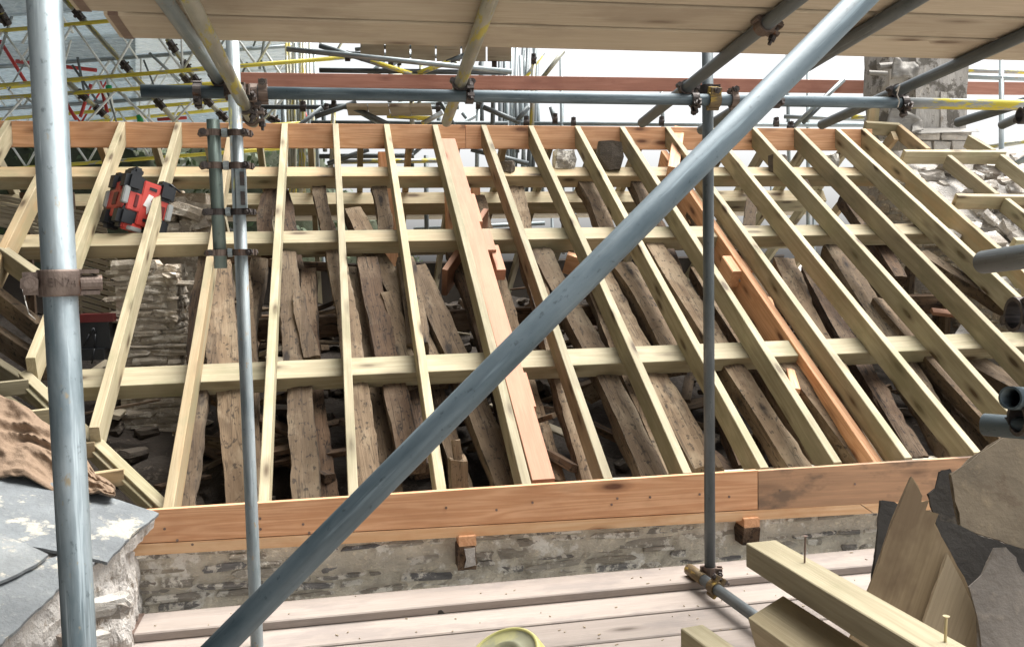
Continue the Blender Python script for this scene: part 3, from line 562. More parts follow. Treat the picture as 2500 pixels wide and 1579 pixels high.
# ------------------------------------------------------------------ slate verge and cloth at the lower left
A0, B0, C0 = PY(386, 1248, -.10), PY(0, 1165, .02), PY(0, 1579, -1.15); SN = (A0-B0).cross(C0-B0).normalized()
if SN.z < 0: SN = -SN
def PS(x, y, o=0.0): d = ray(x, y); q = B0+SN*o; return CAM+d*((q-CAM).dot(SN)/d.dot(SN))
sv = thing('slate_verge', V((-1.1, -.5, -.9)), 'row of big grey-blue slates bedded in white lime mortar beside the fascia end', 'slates')
for pts, o, j in (([(-160, 1215), (45, 1158), (228, 1200), (388, 1252), (378, 1262), (330, 1297), (300, 1330), (262, 1372), (125, 1342), (-160, 1290)], .014, .004),
                  ([(-160, 1268), (0, 1305), (60, 1325), (118, 1352), (85, 1378), (20, 1410), (-160, 1470)], .026, .003),
                  ([(-160, 1400), (18, 1396), (150, 1352), (232, 1372), (150, 1430), (60, 1515), (-30, 1600), (-160, 1640)], .004, .005)):
    slab('slate', [PS(x, y, o) for x, y in pts], .012, SN, MAT['slate'], sv, j)
vb_ = [PS(x, y, -.012) for x, y in ((-150, 1190), (45, 1165), (380, 1256), (302, 1334), (232, 1378), (150, 1432), (-60, 1610), (-150, 1650))]
slab('mortar_bed', vb_, .06, SN, MAT['lime'], sv, .006)
# lime-covered rubble face under the slates
def face_strip(name, top, drop, mat, parent, n=60, m=22, amp=.035):
    vs = []; fs = []; T = [V(p) for p in top]
    def at(u): k = u*(len(T)-1); i = min(int(k), len(T)-2); return T[i].lerp(T[i+1], k-i)
    for i in range(n+1):
        for j in range(m+1):
            p = at(i/n)+V(drop)*(j/m); d = noise.noise(p*9)*amp+noise.noise(p*23)*amp*.5+noise.noise(p*50)*amp*.25; vs.append(p+V((.6, -.7, .2))*d)
    for i in range(n):
        for j in range(m): a = i*(m+1)+j; fs.append((a, a+1, a+m+2, a+m+1))
    return mk(name, vs, fs, mat, None, parent)
face_strip('lime_face', [PS(-60, 1600, -.01), PS(150, 1428, -.01), PS(232, 1374, -.01), PS(303, 1332, -.01), V((-.56, .04, -.2))], V((.02, -.03, -.75)), MAT['lime'], sv)
for i in range(9):
    u = rr.random(); a = PS(20, 1545).lerp(PS(303, 1334), u)+V((.03, -.02, -.14-.4*rr.random())); s = rr.uniform(.05, .13)
    stone('stone', Matrix.Translation(a) @ Matrix.Rotation(rr.uniform(-.6, .9), 4, 'Z') @ Matrix.Diagonal((s*1.5, s*.8, s*.6, 1)), MAT['stone_pale'] if rr.random() < .8 else MAT['stone'], sv)
def cloth():
    TOP = [(-120, 900), (0, 962), (70, 1002), (130, 1040), (200, 1100), (235, 1160), (282, 1188)]; BOT = [(-120, 1200), (0, 1166), (60, 1158), (135, 1200), (200, 1212), (245, 1204), (278, 1204)]
    n, m = 90, 46; vs = []; fs = []
    def at(T, u): k = u*(len(T)-1); i = min(int(k), len(T)-2); f = k-i; return T[i][0]*(1-f)+T[i+1][0]*f, T[i][1]*(1-f)+T[i+1][1]*f
    for i in range(n+1):
        u = i/n; t, b = at(TOP, u), at(BOT, u)
        for j in range(m+1):
            v_ = j/m; x, y = t[0]*(1-v_)+b[0]*v_, t[1]*(1-v_)+b[1]*v_
            p = PY(x, y, .42-.44*v_-.12*u)
            r_ = math.sin(v_*8.5+1.6*math.sin(u*3.1)+u*3+noise.noise(V((u*3, v_*3, 1)))*4)
            d = .034*(1-abs(r_)**.9*1.5)*(.4+.6*math.sin(v_*3.14))+.004*(1-abs(math.sin(v_*41+u*9+3*noise.noise(V((u*6, v_*5, 9))))))+.05*noise.noise(V((u*5, v_*2.5, 4)))+.012*noise.noise(V((u*18, v_*16, 4)))
            vs.append(p+V((.1, -.75, .6))*d)
    for i in range(n):
        for j in range(m): a = i*(m+1)+j; fs.append((a, a+1, a+m+2, a+m+1))
    o = mk('hessian_cloth', vs, fs, MAT['cloth'], smooth=True, label='crumpled brown hessian cloth heaped over the slates', cat='cloth')
    sm = o.modifiers.new('thick', 'SOLIDIFY'); sm.thickness = .006; sm.offset = -1
cloth()
tb = PY(240, 870, 1.9); bag = thing('tool_bag', tb, 'black tool bag with a red band hanging behind the thick upright tube', 'bag')
vs = []; fs = []; box(vs, fs, PY(232, 810, 2.0), (.22, .22, .20)); b_ = mk('bag_body', vs, fs, MAT['black'], None, bag)
vs = []; fs = []; box(vs, fs, PY(240, 775, 1.95), (.20, .14, .05)); mk('red_band', vs, fs, MAT['dred'], None, bag)
vs = []; fs = []; box(vs, fs, PY(226, 862, 1.95), (.18, .2, .07)); mk('bag_base', vs, fs, MAT['black'], None, bag)
def wire(name, pts, r, mat, parent=None, n=6, **k):
    vs = []; fs = []
    for a, b in zip(pts, pts[1:]): cyl(vs, fs, a, b, r, n)
    return mk(name, vs, fs, mat, None, parent, smooth=True, **k)
wire('handle', [PY(205, 845, 1.85), PY(218, 815, 1.85), PY(228, 800, 1.85), PY(233, 815, 1.85), PY(230, 850, 1.85), PY(224, 888, 1.85)], .005, MAT['black'], bag)
wire('white_string', [PY(55, 705, 1.3), PY(62, 735, 1.3), PY(70, 765, 1.3), PY(86, 780, 1.3)], .003, MAT['string'], label='thin white string hanging below a dark side rafter', cat='string')
# ------------------------------------------------------------------ radio
def radio():
    o = PD(292, 540, 1); sc_ = .0027
    base = PR(286, 545, -.06)
    def cam_vec(x, y, z): return (RT*x-UP*y+FW*z)
    Wv, Lv, Uv = cam_vec(79, 26, 85.4), cam_vec(-63, -3, 59.2), cam_vec(20, -112, 15.6)
    Wv = Wv.normalized(); Uv = (Uv-Wv*Uv.dot(Wv)).normalized(); Lv = Wv.cross(Uv); 
    if Lv.dot(cam_vec(-63, -3, 59.2)) < 0: Lv = -Lv
    w_, l_, u_ = .33, .28, .36
    M = basis(base, Wv, Lv, Uv)
    t = thing('site_radio', base, 'chunky red and black site radio wedged between two rafters on the middle purlin', 'radio')
    def bx(name, mat, c, s, par=t, bev=.0):
        bm = bmesh.new(); bmesh.ops.create_cube(bm, size=1)
        for v in bm.verts: v.co = V((c[0]+v.co.x*s[0], c[1]+v.co.y*s[1], c[2]+v.co.z*s[2]))
        if bev: bmesh.ops.bevel(bm, geom=bm.edges, offset=bev, segments=2, affect='EDGES')
        me = bpy.data.meshes.new(name); bm.to_mesh(me); bm.free(); me.materials.append(mat); return inst(name, me, M, par)
    bx('body', MAT['black'], (w_/2, l_/2, u_/2), (w_-.03, l_-.03, u_-.03), t, .045)
    for x in (.055, w_-.055):
        for y in (.05, l_-.05):
            for z in (.06, u_-.06): bx('corner_bumper', MAT['black'], (x, y, z), (.13, .12, .14), t, .028)
    bx('front_panel', MAT['redpl'], (w_*.53, .016, u_*.5), (w_*.36, .02, u_*.84), t, .006); bx('front_panel', MAT['redpl'], (w_*.52, .0165, u_*.48), (w_*.84, .018, u_*.34), t, .006)
    bx('side_panel', MAT['redpl'], (.016, l_*.5, u_*.5), (.02, l_*.84, u_*.36), t, .006); bx('side_panel', MAT['redpl'], (.0165, l_*.5, u_*.5), (.018, l_*.3, u_*.66), t, .006)
    for c in ((.012, .012, u_*.56), (w_-.012, .010, u_*.47), (.010, l_-.012, u_*.5)): bx('bumper_bar', MAT['greypl'], c, (.04, .04, .115), t, .006)
    bx('carry_handle', MAT['black'], (.07, l_*.35, u_+.018), (.07, .16, .055), t, .016)
    bx('foot_guard', MAT['redpl'], (.10, .03, .006), (.14, .05, .055), t, .012); bx('foot_stripe', MAT['greypl'], (.115, .022, -.004), (.10, .045, .03), t, .005)
    for z in (u_*.80, u_*.20): bx('slot', MAT['black'], (w_*.55, .008, z), (.062, .012, .032), t, .006)
    bx('vent', MAT['dred'], (w_*.27, .008, u_*.5), (.024, .012, .085), t, .003); bx('speaker_recess', MAT['dred'], (.008, l_*.5, u_*.5), (.012, .07, .09), t, .004); bx('side_recess', MAT['dred'], (w_*.80, .008, u_*.44), (.05, .012, .08), t, .003)
    pts = [(w_*.53+(x-.174)*1.7, u_*.5+(z-.145)*1.15) for x, z in ((.165, .205), (.185, .20), (.178, .165), (.196, .162), (.172, .085), (.166, .13), (.152, .133))]
    vs = [V((x, .002, z)) for x, z in pts]+[V((x, .0075, z)) for x, z in pts]; n = len(pts)
    fs = [tuple(range(n)), tuple(range(2*n-1, n-1, -1))]+[(i, (i+1) % n, (i+1) % n+n, i+n) for i in range(n)]
    mk('bolt_emblem', vs, fs, MAT['whitepr'], M, t)
    bx('latch', MAT['greypl'], (.004, .09, .05), (.012, .022, .012), t, .003); bx('latch', MAT['greypl'], (.004, .06, .048), (.012, .02, .012), t, .003)
radio()
wire('black_cable', [PD(380, 441, 6.3), PD(400, 446, 6.2), PD(418, 452, 6.1), PD(440, 470, 6.2)], .006, MAT['black'], label='short black cable leading from the radio over the rafter', cat='cable')
# ------------------------------------------------------------------ scaffold
GALV, GD, GB, GY, YEL, RU, RUD = MAT['galv'], MAT['galvd'], MAT['galvb'], MAT['galvy'], MAT['yel'], MAT['rust'], MAT['rustd']
def ring(vs, fs, w_, ri, ro, n=20):
    b = len(vs)
    for (x, r) in ((-w_/2, ro), (w_/2, ro), (w_/2, ri), (-w_/2, ri)):
        for j in range(n): a = 2*math.pi*j/n; vs.append(V((x, r*math.cos(a), r*math.sin(a))))
    for i in range(4):
        k = (i+1) % 4
        for j in range(n): q = (j+1) % n; fs.append((b+i*n+j, b+i*n+q, b+k*n+q, b+k*n+j))
CM = {}
def coupler(P, ax, out, parent, mat=None, w_=.045, big=1.0):
    mat = mat or RU; ax = V(ax).normalized(); out = V(out); out = (out-ax*out.dot(ax)).normalized(); sd_ = out.cross(ax)
    key = (mat.name, w_)
    if key not in CM:
        vs = []; fs = []; ring(vs, fs, w_, .0246, .0315); box(vs, fs, (0, -.018, .036), (w_*.9, .012, .034)); box(vs, fs, (0, .014, .036), (w_*.9, .012, .034)); cyl(vs, fs, (-w_*.52, 0, -.034), (w_*.52, 0, -.034), .010, 8)
        me = bpy.data.meshes.new('coupler'); me.from_pydata([tuple(v) for v in vs], [], fs); me.materials.append(mat)
        vs = []; fs = []; cyl(vs, fs, (0, -.04, .042), (0, .052, .042), .0065, 8); cyl(vs, fs, (0, .022, .042), (0, .036, .042), .0135, 6); cyl(vs, fs, (0, -.036, .042), (0, -.026, .042), .0135, 6)
        mb = bpy.data.meshes.new('bolt'); mb.from_pydata([tuple(v) for v in vs], [], fs); mb.materials.append(RUD)
        CM[key] = (me, mb)
    M = basis(V(P), ax*big, sd_*big, out*big); c = inst('coupler', CM[key][0], M, parent); inst('bolt', CM[key][1], M, c); return c
scf = thing('scaffold', V((1.2, -1.5, -4.6)), 'galvanised tube scaffold with uprights, ledger, overhead transoms and a long diagonal brace', 'scaffold')
def st_(name, A, B, m, **k): return tube(name, A, B, m, scf, **k)
XL, YL = -.086, -2.61
st_('standard', V((XL, YL, -4.6)), V((XL, YL, 3.2)), MAT['galvn'], n=32)
y2 = -.51; q2 = PY(600, 900, y2); st_('standard', V((q2.x, y2, -4.6)), V((q2.x, y2, 2.6)), GALV)
y3 = -.39; q3 = PY(1731, 900, y3); st_('standard', V((q3.x, y3, -.40)), V((q3.x, y3, 2.6)), GD)
st_('standard', V((q3.x+.02, y3+.10, -4.6)), V((q3.x+.02, y3+.10, -.47)), GD)
LY = -.45; lz = PY(1200, 236, LY).z
la, lb_ = PY(345, 222, LY), PY(2200, 252, LY)
st_('ledger', V((la.x, LY, lz)), V((lb_.x, LY, lz)), GB)
st_('ledger', V((lb_.x+.002, LY, lz)), V((lb_.x+2.2, LY, lz-.01)), YEL, label='yellow painted end of the ledger tube')
# overhead transoms fall slightly towards the roof
TN = V((0, .077, 1)).normalized(); TP = V((0, LY, lz+.0485))
def PT(x, y, o=0.0): d = ray(x, y); q = TP+TN*o; return CAM+d*((q-CAM).dot(TN)/d.dot(TN))
def transom(x0, y0, x1, y1, m, ext=1.6, o=0.0, **k):
    a, b = PT(x0, y0, o), PT(x1, y1, o); d = (a-b).normalized(); st_('transom', b, a+d*ext, m, **k); return a, b
TR = [transom(402, 0, 540, 200, GALV), transom(462, 0, 618, 298, GY, o=-.098, label='transom tube with mottled yellow paint'), transom(1197, 0, 1090, 298, GY), transom(1945, 0, 1568, 300, GD), transom(2235, 0, 1712, 318, GD), transom(2500, 85, 2006, 305, GD), transom(2500, 250, 2338, 300, GD), transom(2560, 255, 2447, 305, GD)]
def on_ledger(a, b): t = (LY-b.y)/(a.y-b.y); return b+(a-b)*t
for i, (a, b) in enumerate(TR):
    p = on_ledger(a, b); coupler(V((p.x+.035, LY, lz)), X_AX, (0, -.6, -1) if i % 2 else (0, -1, .3), scf, RUD if i != 1 else RU, .03)
    coupler(p, a-b, (1, 0, -.4), scf, RUD, .03)
# couplers on the near parts
p = TR[3][0]+(TR[3][1]-TR[3][0])*.14; coupler(p, TR[3][0]-TR[3][1], (1, -.1, -.55), scf, RU, .05)
coupler(TR[1][1]+(TR[1][0]-TR[1][1])*.05, TR[1][0]-TR[1][1], (.5, -1, .1), scf, RU, .035)
coupler(V((q3.x, LY, lz)), X_AX, (.1, -.3, 1), scf, MAT['rusty'], .05); coupler(V((q3.x+.09, LY, lz)), X_AX, (0, 0, 1), scf, RU, .03); coupler(V((q3.x, y3, lz+.05)), Z_AX, (1, -.4, 0), scf, RUD)
coupler(V((q2.x, y2, lz)), Z_AX, (1, -.5, 0), scf, RU); coupler(V((q2.x+.10, LY, lz)), X_AX, (0, -.2, 1), scf, RU, .035); coupler(V((q2.x-.14, LY, lz)), X_AX, (0, -.2, -1), scf, RUD, .03)
wire('tie_wire', [PT(2188, 222, -.03), PT(2196, 208, -.028), PT(2190, 232, -.03), PT(2196, 248, -.06), PT(2192, 262, -.08)], .0025, MAT['string'], scf)
# short lapped tube on the second upright, clamped with four couplers
xs = q2.x-.098
t0, t1 = PY(520, 293, y2).z, PY(545, 655, y2).z; xs0, xs1 = PY(520, 293, y2).x, PY(539, 655, y2).x
st_('lap_tube', V((xs1, y2, t1)), V((xs0, y2, t0)), MAT['lap'])
for i, yy in enumerate((325, 405, 518, 617)):
    z = PY(540, yy, y2).z; f = (z-t1)/(t0-t1); xx = xs1+(xs0-xs1)*f
    coupler(V((q2.x, y2, z)), Z_AX, (1, -.25, 0), scf, RU if i != 2 else RUD, .024); coupler(V((xx, y2, z)), Z_AX, (-1, -.25, 0), scf, RU if i != 2 else RUD, .024)
    vs = []; fs = []; cyl(vs, fs, V((xx+.03, y2-.012, z)), V((q2.x-.03, y2-.012, z)), .017, 10); mk('swivel', vs, fs, MAT['galv'], None, scf)
vs = []; fs = []; za, zb_ = PY(570, 415, y2).z, PY(570, 510, y2).z
box(vs, fs, (q2.x+.012, y2-.031, (za+zb_)/2), (.035, .016, za-zb_)); box(vs, fs, (q2.x+.030, y2-.034, (za+zb_)/2), (.006, .03, za-zb_)); sp = mk('sleeve_clamp', vs, fs, MAT['galv'], None, scf)
vs = []; fs = []
for f in (.25, .75): box(vs, fs, (q2.x+.02, y2-.043, zb_+(za-zb_)*f), (.018, .012, .05))
mk('clamp_slot', vs, fs, RUD, None, sp)
# near diagonal brace
ba, bb = PD(535, 1579, 1.57), PD(2102, 0, 1.60); bd = (bb-ba).normalized(); BR_ = (ba-bd*((ba.z+.41)/bd.z), bb+bd*.6)
st_('diagonal_brace', BR_[0], BR_[1], GB, n=32)
# stamped coupler on the near upright
cz = PD(140, 690, 1.37).z
def near_coupler():
    P = V((XL, YL, cz)); tc = (CAM-P); tc.z = 0; tc.normalize(); M = basis(P, V((0, 0, 1)), tc.cross(V((0, 0, 1))).normalized()*-1, tc)
    # local: x up, y to the viewer's right, z towards the viewer
    Rr = RT.copy(); Rr.z = 0; Rr = (Rr-tc*Rr.dot(tc)).normalized(); M = basis(P, V((0, 0, 1)), Rr, tc)
    vs = []; fs = []; n = 36
    for (x, r) in ((-.020, .0247), (-.020, .0300), (-.0165, .0318), (.0165, .0318), (.020, .0300), (.020, .0247)):
        for j in range(n): a = 2*math.pi*j/n; vs.append(V((x, r*math.cos(a), r*math.sin(a))))
    for i in range(5):
        for j in range(n): q = (j+1) % n; fs.append((i*n+j, i*n+q, (i+1)*n+q, (i+1)*n+j))
    c = mk('stamped_coupler', vs, fs, RU, M, scf, smooth=True, label='brown coupler stamped EN74')
    vs = []; fs = []
    for z_ in (-.016, .016): box(vs, fs, (z_, .036, .004), (.006, .036, .022))
    cyl(vs, fs, (-.002, .028, .006), (-.002, .058, .006), .0125, 14); mk('hinge_lug', vs, fs, RU, M, c, smooth=False)
    vs = []; fs = []; box(vs, fs, (0, -.036, .004), (.034, .026, .018)); ring(vs, fs, .001, .001, .002, 4); cyl(vs, fs, (0, -.040, .008), (0, -.040, .026), .0135, 6); cyl(vs, fs, (0, -.040, .02), (0, -.040, .036), .0075, 12); mk('nut', vs, fs, RU, M, c)
    fc = bpy.data.curves.new('stamp', 'FONT'); fc.body = 'EN74'; fc.size = .019; fc.extrude = .0009; fc.align_x = 'CENTER'; fc.align_y = 'CENTER'
    fo = bpy.data.objects.new('stamp_tmp', fc); COL.objects.link(fo); dg = bpy.context.evaluated_depsgraph_get(); me = bpy.data.meshes.new_from_object(fo.evaluated_get(dg)); bpy.data.objects.remove(fo)
    me.name = 'stamped_letters'; me.materials.clear(); me.materials.append(RU)
    rr_ = .0318
    for v in me.vertices:
        a = v.co.x/rr_+.12; r = rr_+v.co.z+.0001; v.co = V((v.co.y, r*math.sin(a), r*math.cos(a)))
    inst('stamped_letters', me, M, c)
near_coupler()
# tubes coming in from the right
for (a, b, m) in ((PD(2402, 640, 1.88), PD(2720, 596, 1.5), GD), (PD(2466, 971, 1.84), PD(2760, 985, 2.15), GB), (PD(2404, 1036, 1.95), PD(2720, 1062, 1.75), MAT['galvb'])): st_('guard_tube', a, b, m, n=28)
e = PD(2600, 800, 1.86); st_('standard', V((e.x, e.y, -4.6)), V((e.x, e.y, 3)), GD)
for (x, y, d_) in ((2507, 768, 1.84), (2515, 1022, 1.86), (2505, 283, 3.9)):
    coupler(PD(x, y, d_), RT, -FW+UP*.3, scf, RUD, .05, 1.15)
# short tube lying on the deck at the foot of the third upright
ta, tb_ = PZ(1684, 1390, -.374), PZ(1826, 1492, -.374); td = (tb_-ta).normalized()
st_('foot_tube', ta, ta+td*1.1, GD); st_('foot_sleeve', ta-td*.004, ta+td*.14, MAT['rusty'], r=.0268)
coupler(V((q3.x, y3, -.352)), Z_AX, (1, -.4, 0), scf, RU, .05); coupler(ta+td*.24, td, (.6, 0, 1), scf, MAT['rusty'], .05)
for X in (-.3, 1.2, 2.9, 4.4): st_('deck_transom', V((X, .02, -.5005)), V((X, -3.3, -.5005)), GD)
for yy in (-.2, -3.0): st_('deck_ledger', V((-.7, yy, -.549)), V((5.2, yy, -.549)), GD)
# ------------------------------------------------------------------ scaffold boards
def boardx(name, xa, xb, y0, y1, zt, mat, label, group, tilt=0.0, yaw=0.0, cat='board', th=.038, ch=.005):
    a = V((xa, (y0+y1)/2, zt-th/2)); b = V((xb, (y0+y1)/2+yaw, zt-th/2)); return beam(name, a, b, abs(y1-y0)-.010, th, mat, None, V((0, tilt, 1)), ch=ch, label=label, cat=cat, group=group)
dk = [(-.140, -.365, -.400, 'raised pinkish deck board running along the foot of the stone wall', -.548), (-.115, -.340, -.4385, None, -.5), (-.342, -.562, -.4385, 'grey-white deck board one step down from the raised wall board', -.552), (-.570, -.792, -.4390, 'pale deck board carrying the yellow tub', -.56)]
for i, (a, b, z, l, xl) in enumerate(dk):
    boardx('deck_board', xl, 5.2, a, b, z, MAT['deck'], l or 'deck board lying under the raised wall board', 'deck boards of the working lift', .004*(i % 2), 0)
yy = -.798; i = 0
while yy > -3.3:
    boardx('deck_board', -.6+R.uniform(-.05, .05), 5.2, yy, yy-.224, -.439+R.uniform(-.002, .002), MAT['deck'], 'pale deck board of the working lift under the offcut pile', 'deck boards towards the pile', 0); yy -= .227
e0 = PT(1200, 120.6, .0265); e1 = PT(1200, 62.5, .0265); e2 = PT(1200, 1.5, .0265)
Xl = PT(275, 88, .0265).x
def obd(y0, y1, xl, label):
    f = lambda y: TP.z+.0265*TN.z-.077*(y-LY)
    a, b = V((xl, (y0+y1)/2, f((y0+y1)/2)+.019)), V((5.0, (y0+y1)/2-.02, f((y0+y1)/2)+.019)); beam('overhead_board', a, b, abs(y0-y1)-.026, .038, MAT['board'], None, TN, ch=.006, label=label, cat='board', group='overhead scaffold boards')
obd(e0.y, e1.y, Xl+.02, 'overhead scaffold board at the edge towards the roof'); obd(e1.y, e2.y, Xl-.05, 'overhead scaffold board second in from the roof side edge')
w0 = abs(e1.y-e2.y); yy = e2.y
for i in range(2): obd(yy, yy-w0, Xl-.08-.05*i, 'overhead scaffold board lying farther in over the working lift'); yy -= w0
for o in [o for o in COL.objects if o.name.startswith(('deck_board', 'overhead_board'))]:
    ys = [v.co.y for v in o.data.vertices]; zs_ = [v.co.z for v in o.data.vertices]; a_, b_ = max(ys)+.0012, max(zs_)+.0012; vs = []; fs = []
    for x in (.012, .042):
        for (y, z) in ((-a_, -b_), (a_, -b_), (a_, b_), (-a_, b_)): vs.append((x, y, z))
    fs = [(j, (j+1) % 4, 4+(j+1) % 4, 4+j) for j in range(4)]; mk('hoop_iron', vs, fs, MAT['nail'], WM[o.name], o)
cv = []; cf = []; rc = random.Random(8)
for i in range(150):
    x, y = rc.uniform(-.5, 3.2), -rc.uniform(.15, 1.2); z = -.3995 if y > -.36 else -.4375
    l, w2, a_ = rc.uniform(.003, .016), rc.uniform(.002, .005), rc.uniform(0, 3.1); M = Matrix.Translation((x, y, z+.002)) @ Matrix.Rotation(a_, 4, 'Z'); box(cv, cf, (0, 0, 0), (l, w2, .0025), M)
mk('wood_chips', cv, cf, MAT['ply2'], label='scattered sawdust and small wood chips on the deck boards', cat='wood chips', kind='stuff')
yb = yy; f_ = lambda y: TP.z+.0265*TN.z-.077*(y-LY)+.0415
slab('gap_shade_sheet', [V((Xl+.1, e0.y-.03, f_(e0.y-.03))), V((4.9, e0.y-.03, f_(e0.y-.03))), V((4.9, yb+.02, f_(yb+.02))), V((Xl+.1, yb+.02, f_(yb+.02)))], -.012, TN, MAT['felt_shade'], label='added dark sheet over the overhead scaffold boards blocking light in their gaps', cat='sheet')  # added on top to block sky light so the board gaps turn dark
# red handrail timber on the far scaffold
ha = PY(588, 196, 4.3); hb = PY(2560, 216, 4.3)
beam('red_rail', ha, hb+V((1.0, 0, 0)), .05, .125, MAT['red'], None, Z_AX, label='long red-brown timber rail running above the ridge', cat='rail')
# ------------------------------------------------------------------ far scaffold behind the roof
fsc = thing('far_scaffold', V((2, 7, -4.6)), 'thin far scaffold of tubes standing against the white sky behind the ridge', 'scaffold')
FT = [(780, 172, 1240, 178, 8.6, GD), (700, 120, 1250, 176, 8.2, GALV), (600, 262, 1120, 262, 9.5, GD), (760, 300, 1240, 302, 9.2, GD), (905, 150, 1005, 182, 8.3, YEL), (780, 112, 905, 150, 8.3, GD), (1020, 180, 1100, 150, 8.4, YEL), (1090, 153, 1135, 135, 8.4, GD), (860, 262, 950, 305, 8.4, GD), (770, 285, 870, 250, 8.4, GD), (1030, 303, 1080, 275, 8.4, YEL), (945, 283, 1050, 290, 8.8, YEL), (1180, 262, 1270, 300, 8.5, GD), (1258, 300, 1290, 262, 8.5, GD), (1370, 130, 1376, 620, 10.5, GALV), (1325, 190, 1376, 125, 9.5, GY), (1345, 262, 1356, 300, 9.5, GD),
      (1270, 302, 2110, 306, 10.5, GALV), (1973, 150, 1973, 700, 11, GALV), (1922, 130, 1926, 400, 12, GALV), (2060, 195, 1935, 312, 9, GALV), (2445, 140, 2445, 700, 8.8, GALV), (2320, 186, 2600, 196, 8.8, GALV), (2320, 172, 2600, 178, 9.5, YEL), (1915, 285, 2130, 292, 10, GALV), (2080, 287, 2120, 286, 9, YEL), (2410, 360, 2600, 330, 9.5, GY), (2480, 400, 2600, 330, 7.8, GALV), (1615, 225, 1620, 330, 11, GALV), (1760, 300, 2000, 303, 12, GALV), (1960, 300, 2010, 250, 9, GD), (830, 395, 1120, 392, 9.3, YEL), (780, 382, 1010, 380, 9.0, GD), (800, 400, 900, 365, 8.8, GD), (1465, 395, 1485, 620, 9.5, GY), (1500, 370, 1540, 620, 10, GALV), (1040, 380, 1042, 620, 9.6, GD), (1110, 370, 1112, 640, 9.6, GD), (1330, 560, 2000, 560, 12, GALV), (880, 610, 1350, 612, 11, GALV), (1150, 365, 1290, 400, 8.9, GD), (1300, 370, 1330, 400, 9.1, GD), (1010, 560, 1330, 545, 10, GALV)]
for (x0, y0, x1, y1, d_, m) in FT: tube('tube', PD(x0, y0, d_), PD(x1, y1, d_), m, fsc, n=10)
for (x, y, d_) in ((1285, 300, 8.6), (1355, 292, 9.4), (1400, 300, 10.2), (1615, 298, 10.3), (1895, 300, 10.2), (1930, 312, 9), (2190, 300, 9), (740, 262, 9.2)): coupler(PD(x, y, d_), RT, UP, fsc, RUD, .05, 1.1)
for x in (-3.5, .2, 3.6, 7.2):
    for yy in (8.0, 9.3): tube('standard', V((x, yy, -4.6)), V((x, yy, 2.3)), GD, fsc, n=10)
for i in range(6):
    x0, x1 = 850+i*52, 900+i*52
    if i < 4: slab('far_board', [PD(x0, 253, 8.7), PD(x1, 253, 8.7), PD(x1-4, 276, 8.2), PD(x0-4, 276, 8.2)], .03, Z_AX, MAT['board'], fsc)
    slab('far_board', [PD(880+i*62, 112, 9.0), PD(938+i*62, 112, 9.0), PD(938+i*62, 134, 8.3), PD(880+i*62, 134, 8.3)], .03, Z_AX, MAT['board'], fsc)
for yy in (8.1, 8.34, 8.58, 8.82): beam('far_deck_board', V((-4, yy, 1.68)), V((7.5, yy, 1.68)), .225, .038, MAT['board'], fsc)
rq = random.Random(9)
for i in range(34):
    x = rq.uniform(770, 1330); k = rq.random(); y = rq.uniform(105, 300); d_ = rq.uniform(8.8, 11)
    x1, y1 = (x+rq.uniform(-8, 8), y+rq.uniform(90, 240)) if k < .45 else ((x+rq.uniform(90, 320), y+rq.uniform(-14, 14)) if k < .75 else (x+rq.choice((-1, 1))*rq.uniform(50, 120), y+rq.uniform(50, 120)))
    tube('tube', PD(x, y, d_), PD(x1, y1, d_), rq.choice([GD, GALV, GD, GALV, MAT['galvy'], YEL if k > .9 else GD]), fsc, n=8)
    if k < .6: coupler(PD(x, y+8, d_-.03), RT, UP, fsc, RUD, .05, 1.0)
rb = random.Random(5)
for i in range(9):
    x = 698+i*8.6; d_ = 12.1+rb.uniform(-.15, .2); a = PD(x+rb.uniform(-3, 3), 106+rb.uniform(-4, 25)*(i % 3 == 2), d_); b = PD(x+4+rb.uniform(-3, 3), 300, d_); dd = (b-a).normalized(); b = a+dd*((1.70-a.z)/dd.z)
    tube('spare_tube', b, a, rb.choice([MAT['galvy'], GALV, MAT['galvy']]), n=10, label='pale spare tube stood upright in the bundle beside the sheeted canopy', cat='tube', group='spare tubes bundled by the canopy')
for i in range(13):
    x = 1222+i*7.5; d_ = 11.6+rb.uniform(-.2, .3); a = PD(x+rb.uniform(-12, 12), 118+rb.uniform(-5, 40)*(i % 2), d_); b = PD(x+rb.uniform(-3, 3), 300, d_); dd = (b-a).normalized(); b = a+dd*((1.70-a.z)/dd.z)
    tube('spare_tube', b, a, rb.choice([GALV, GD, GALV]), n=10, label='thin spare tube stood upright in the bundle against the white sky', cat='tube', group='spare tubes bundled against the sky')
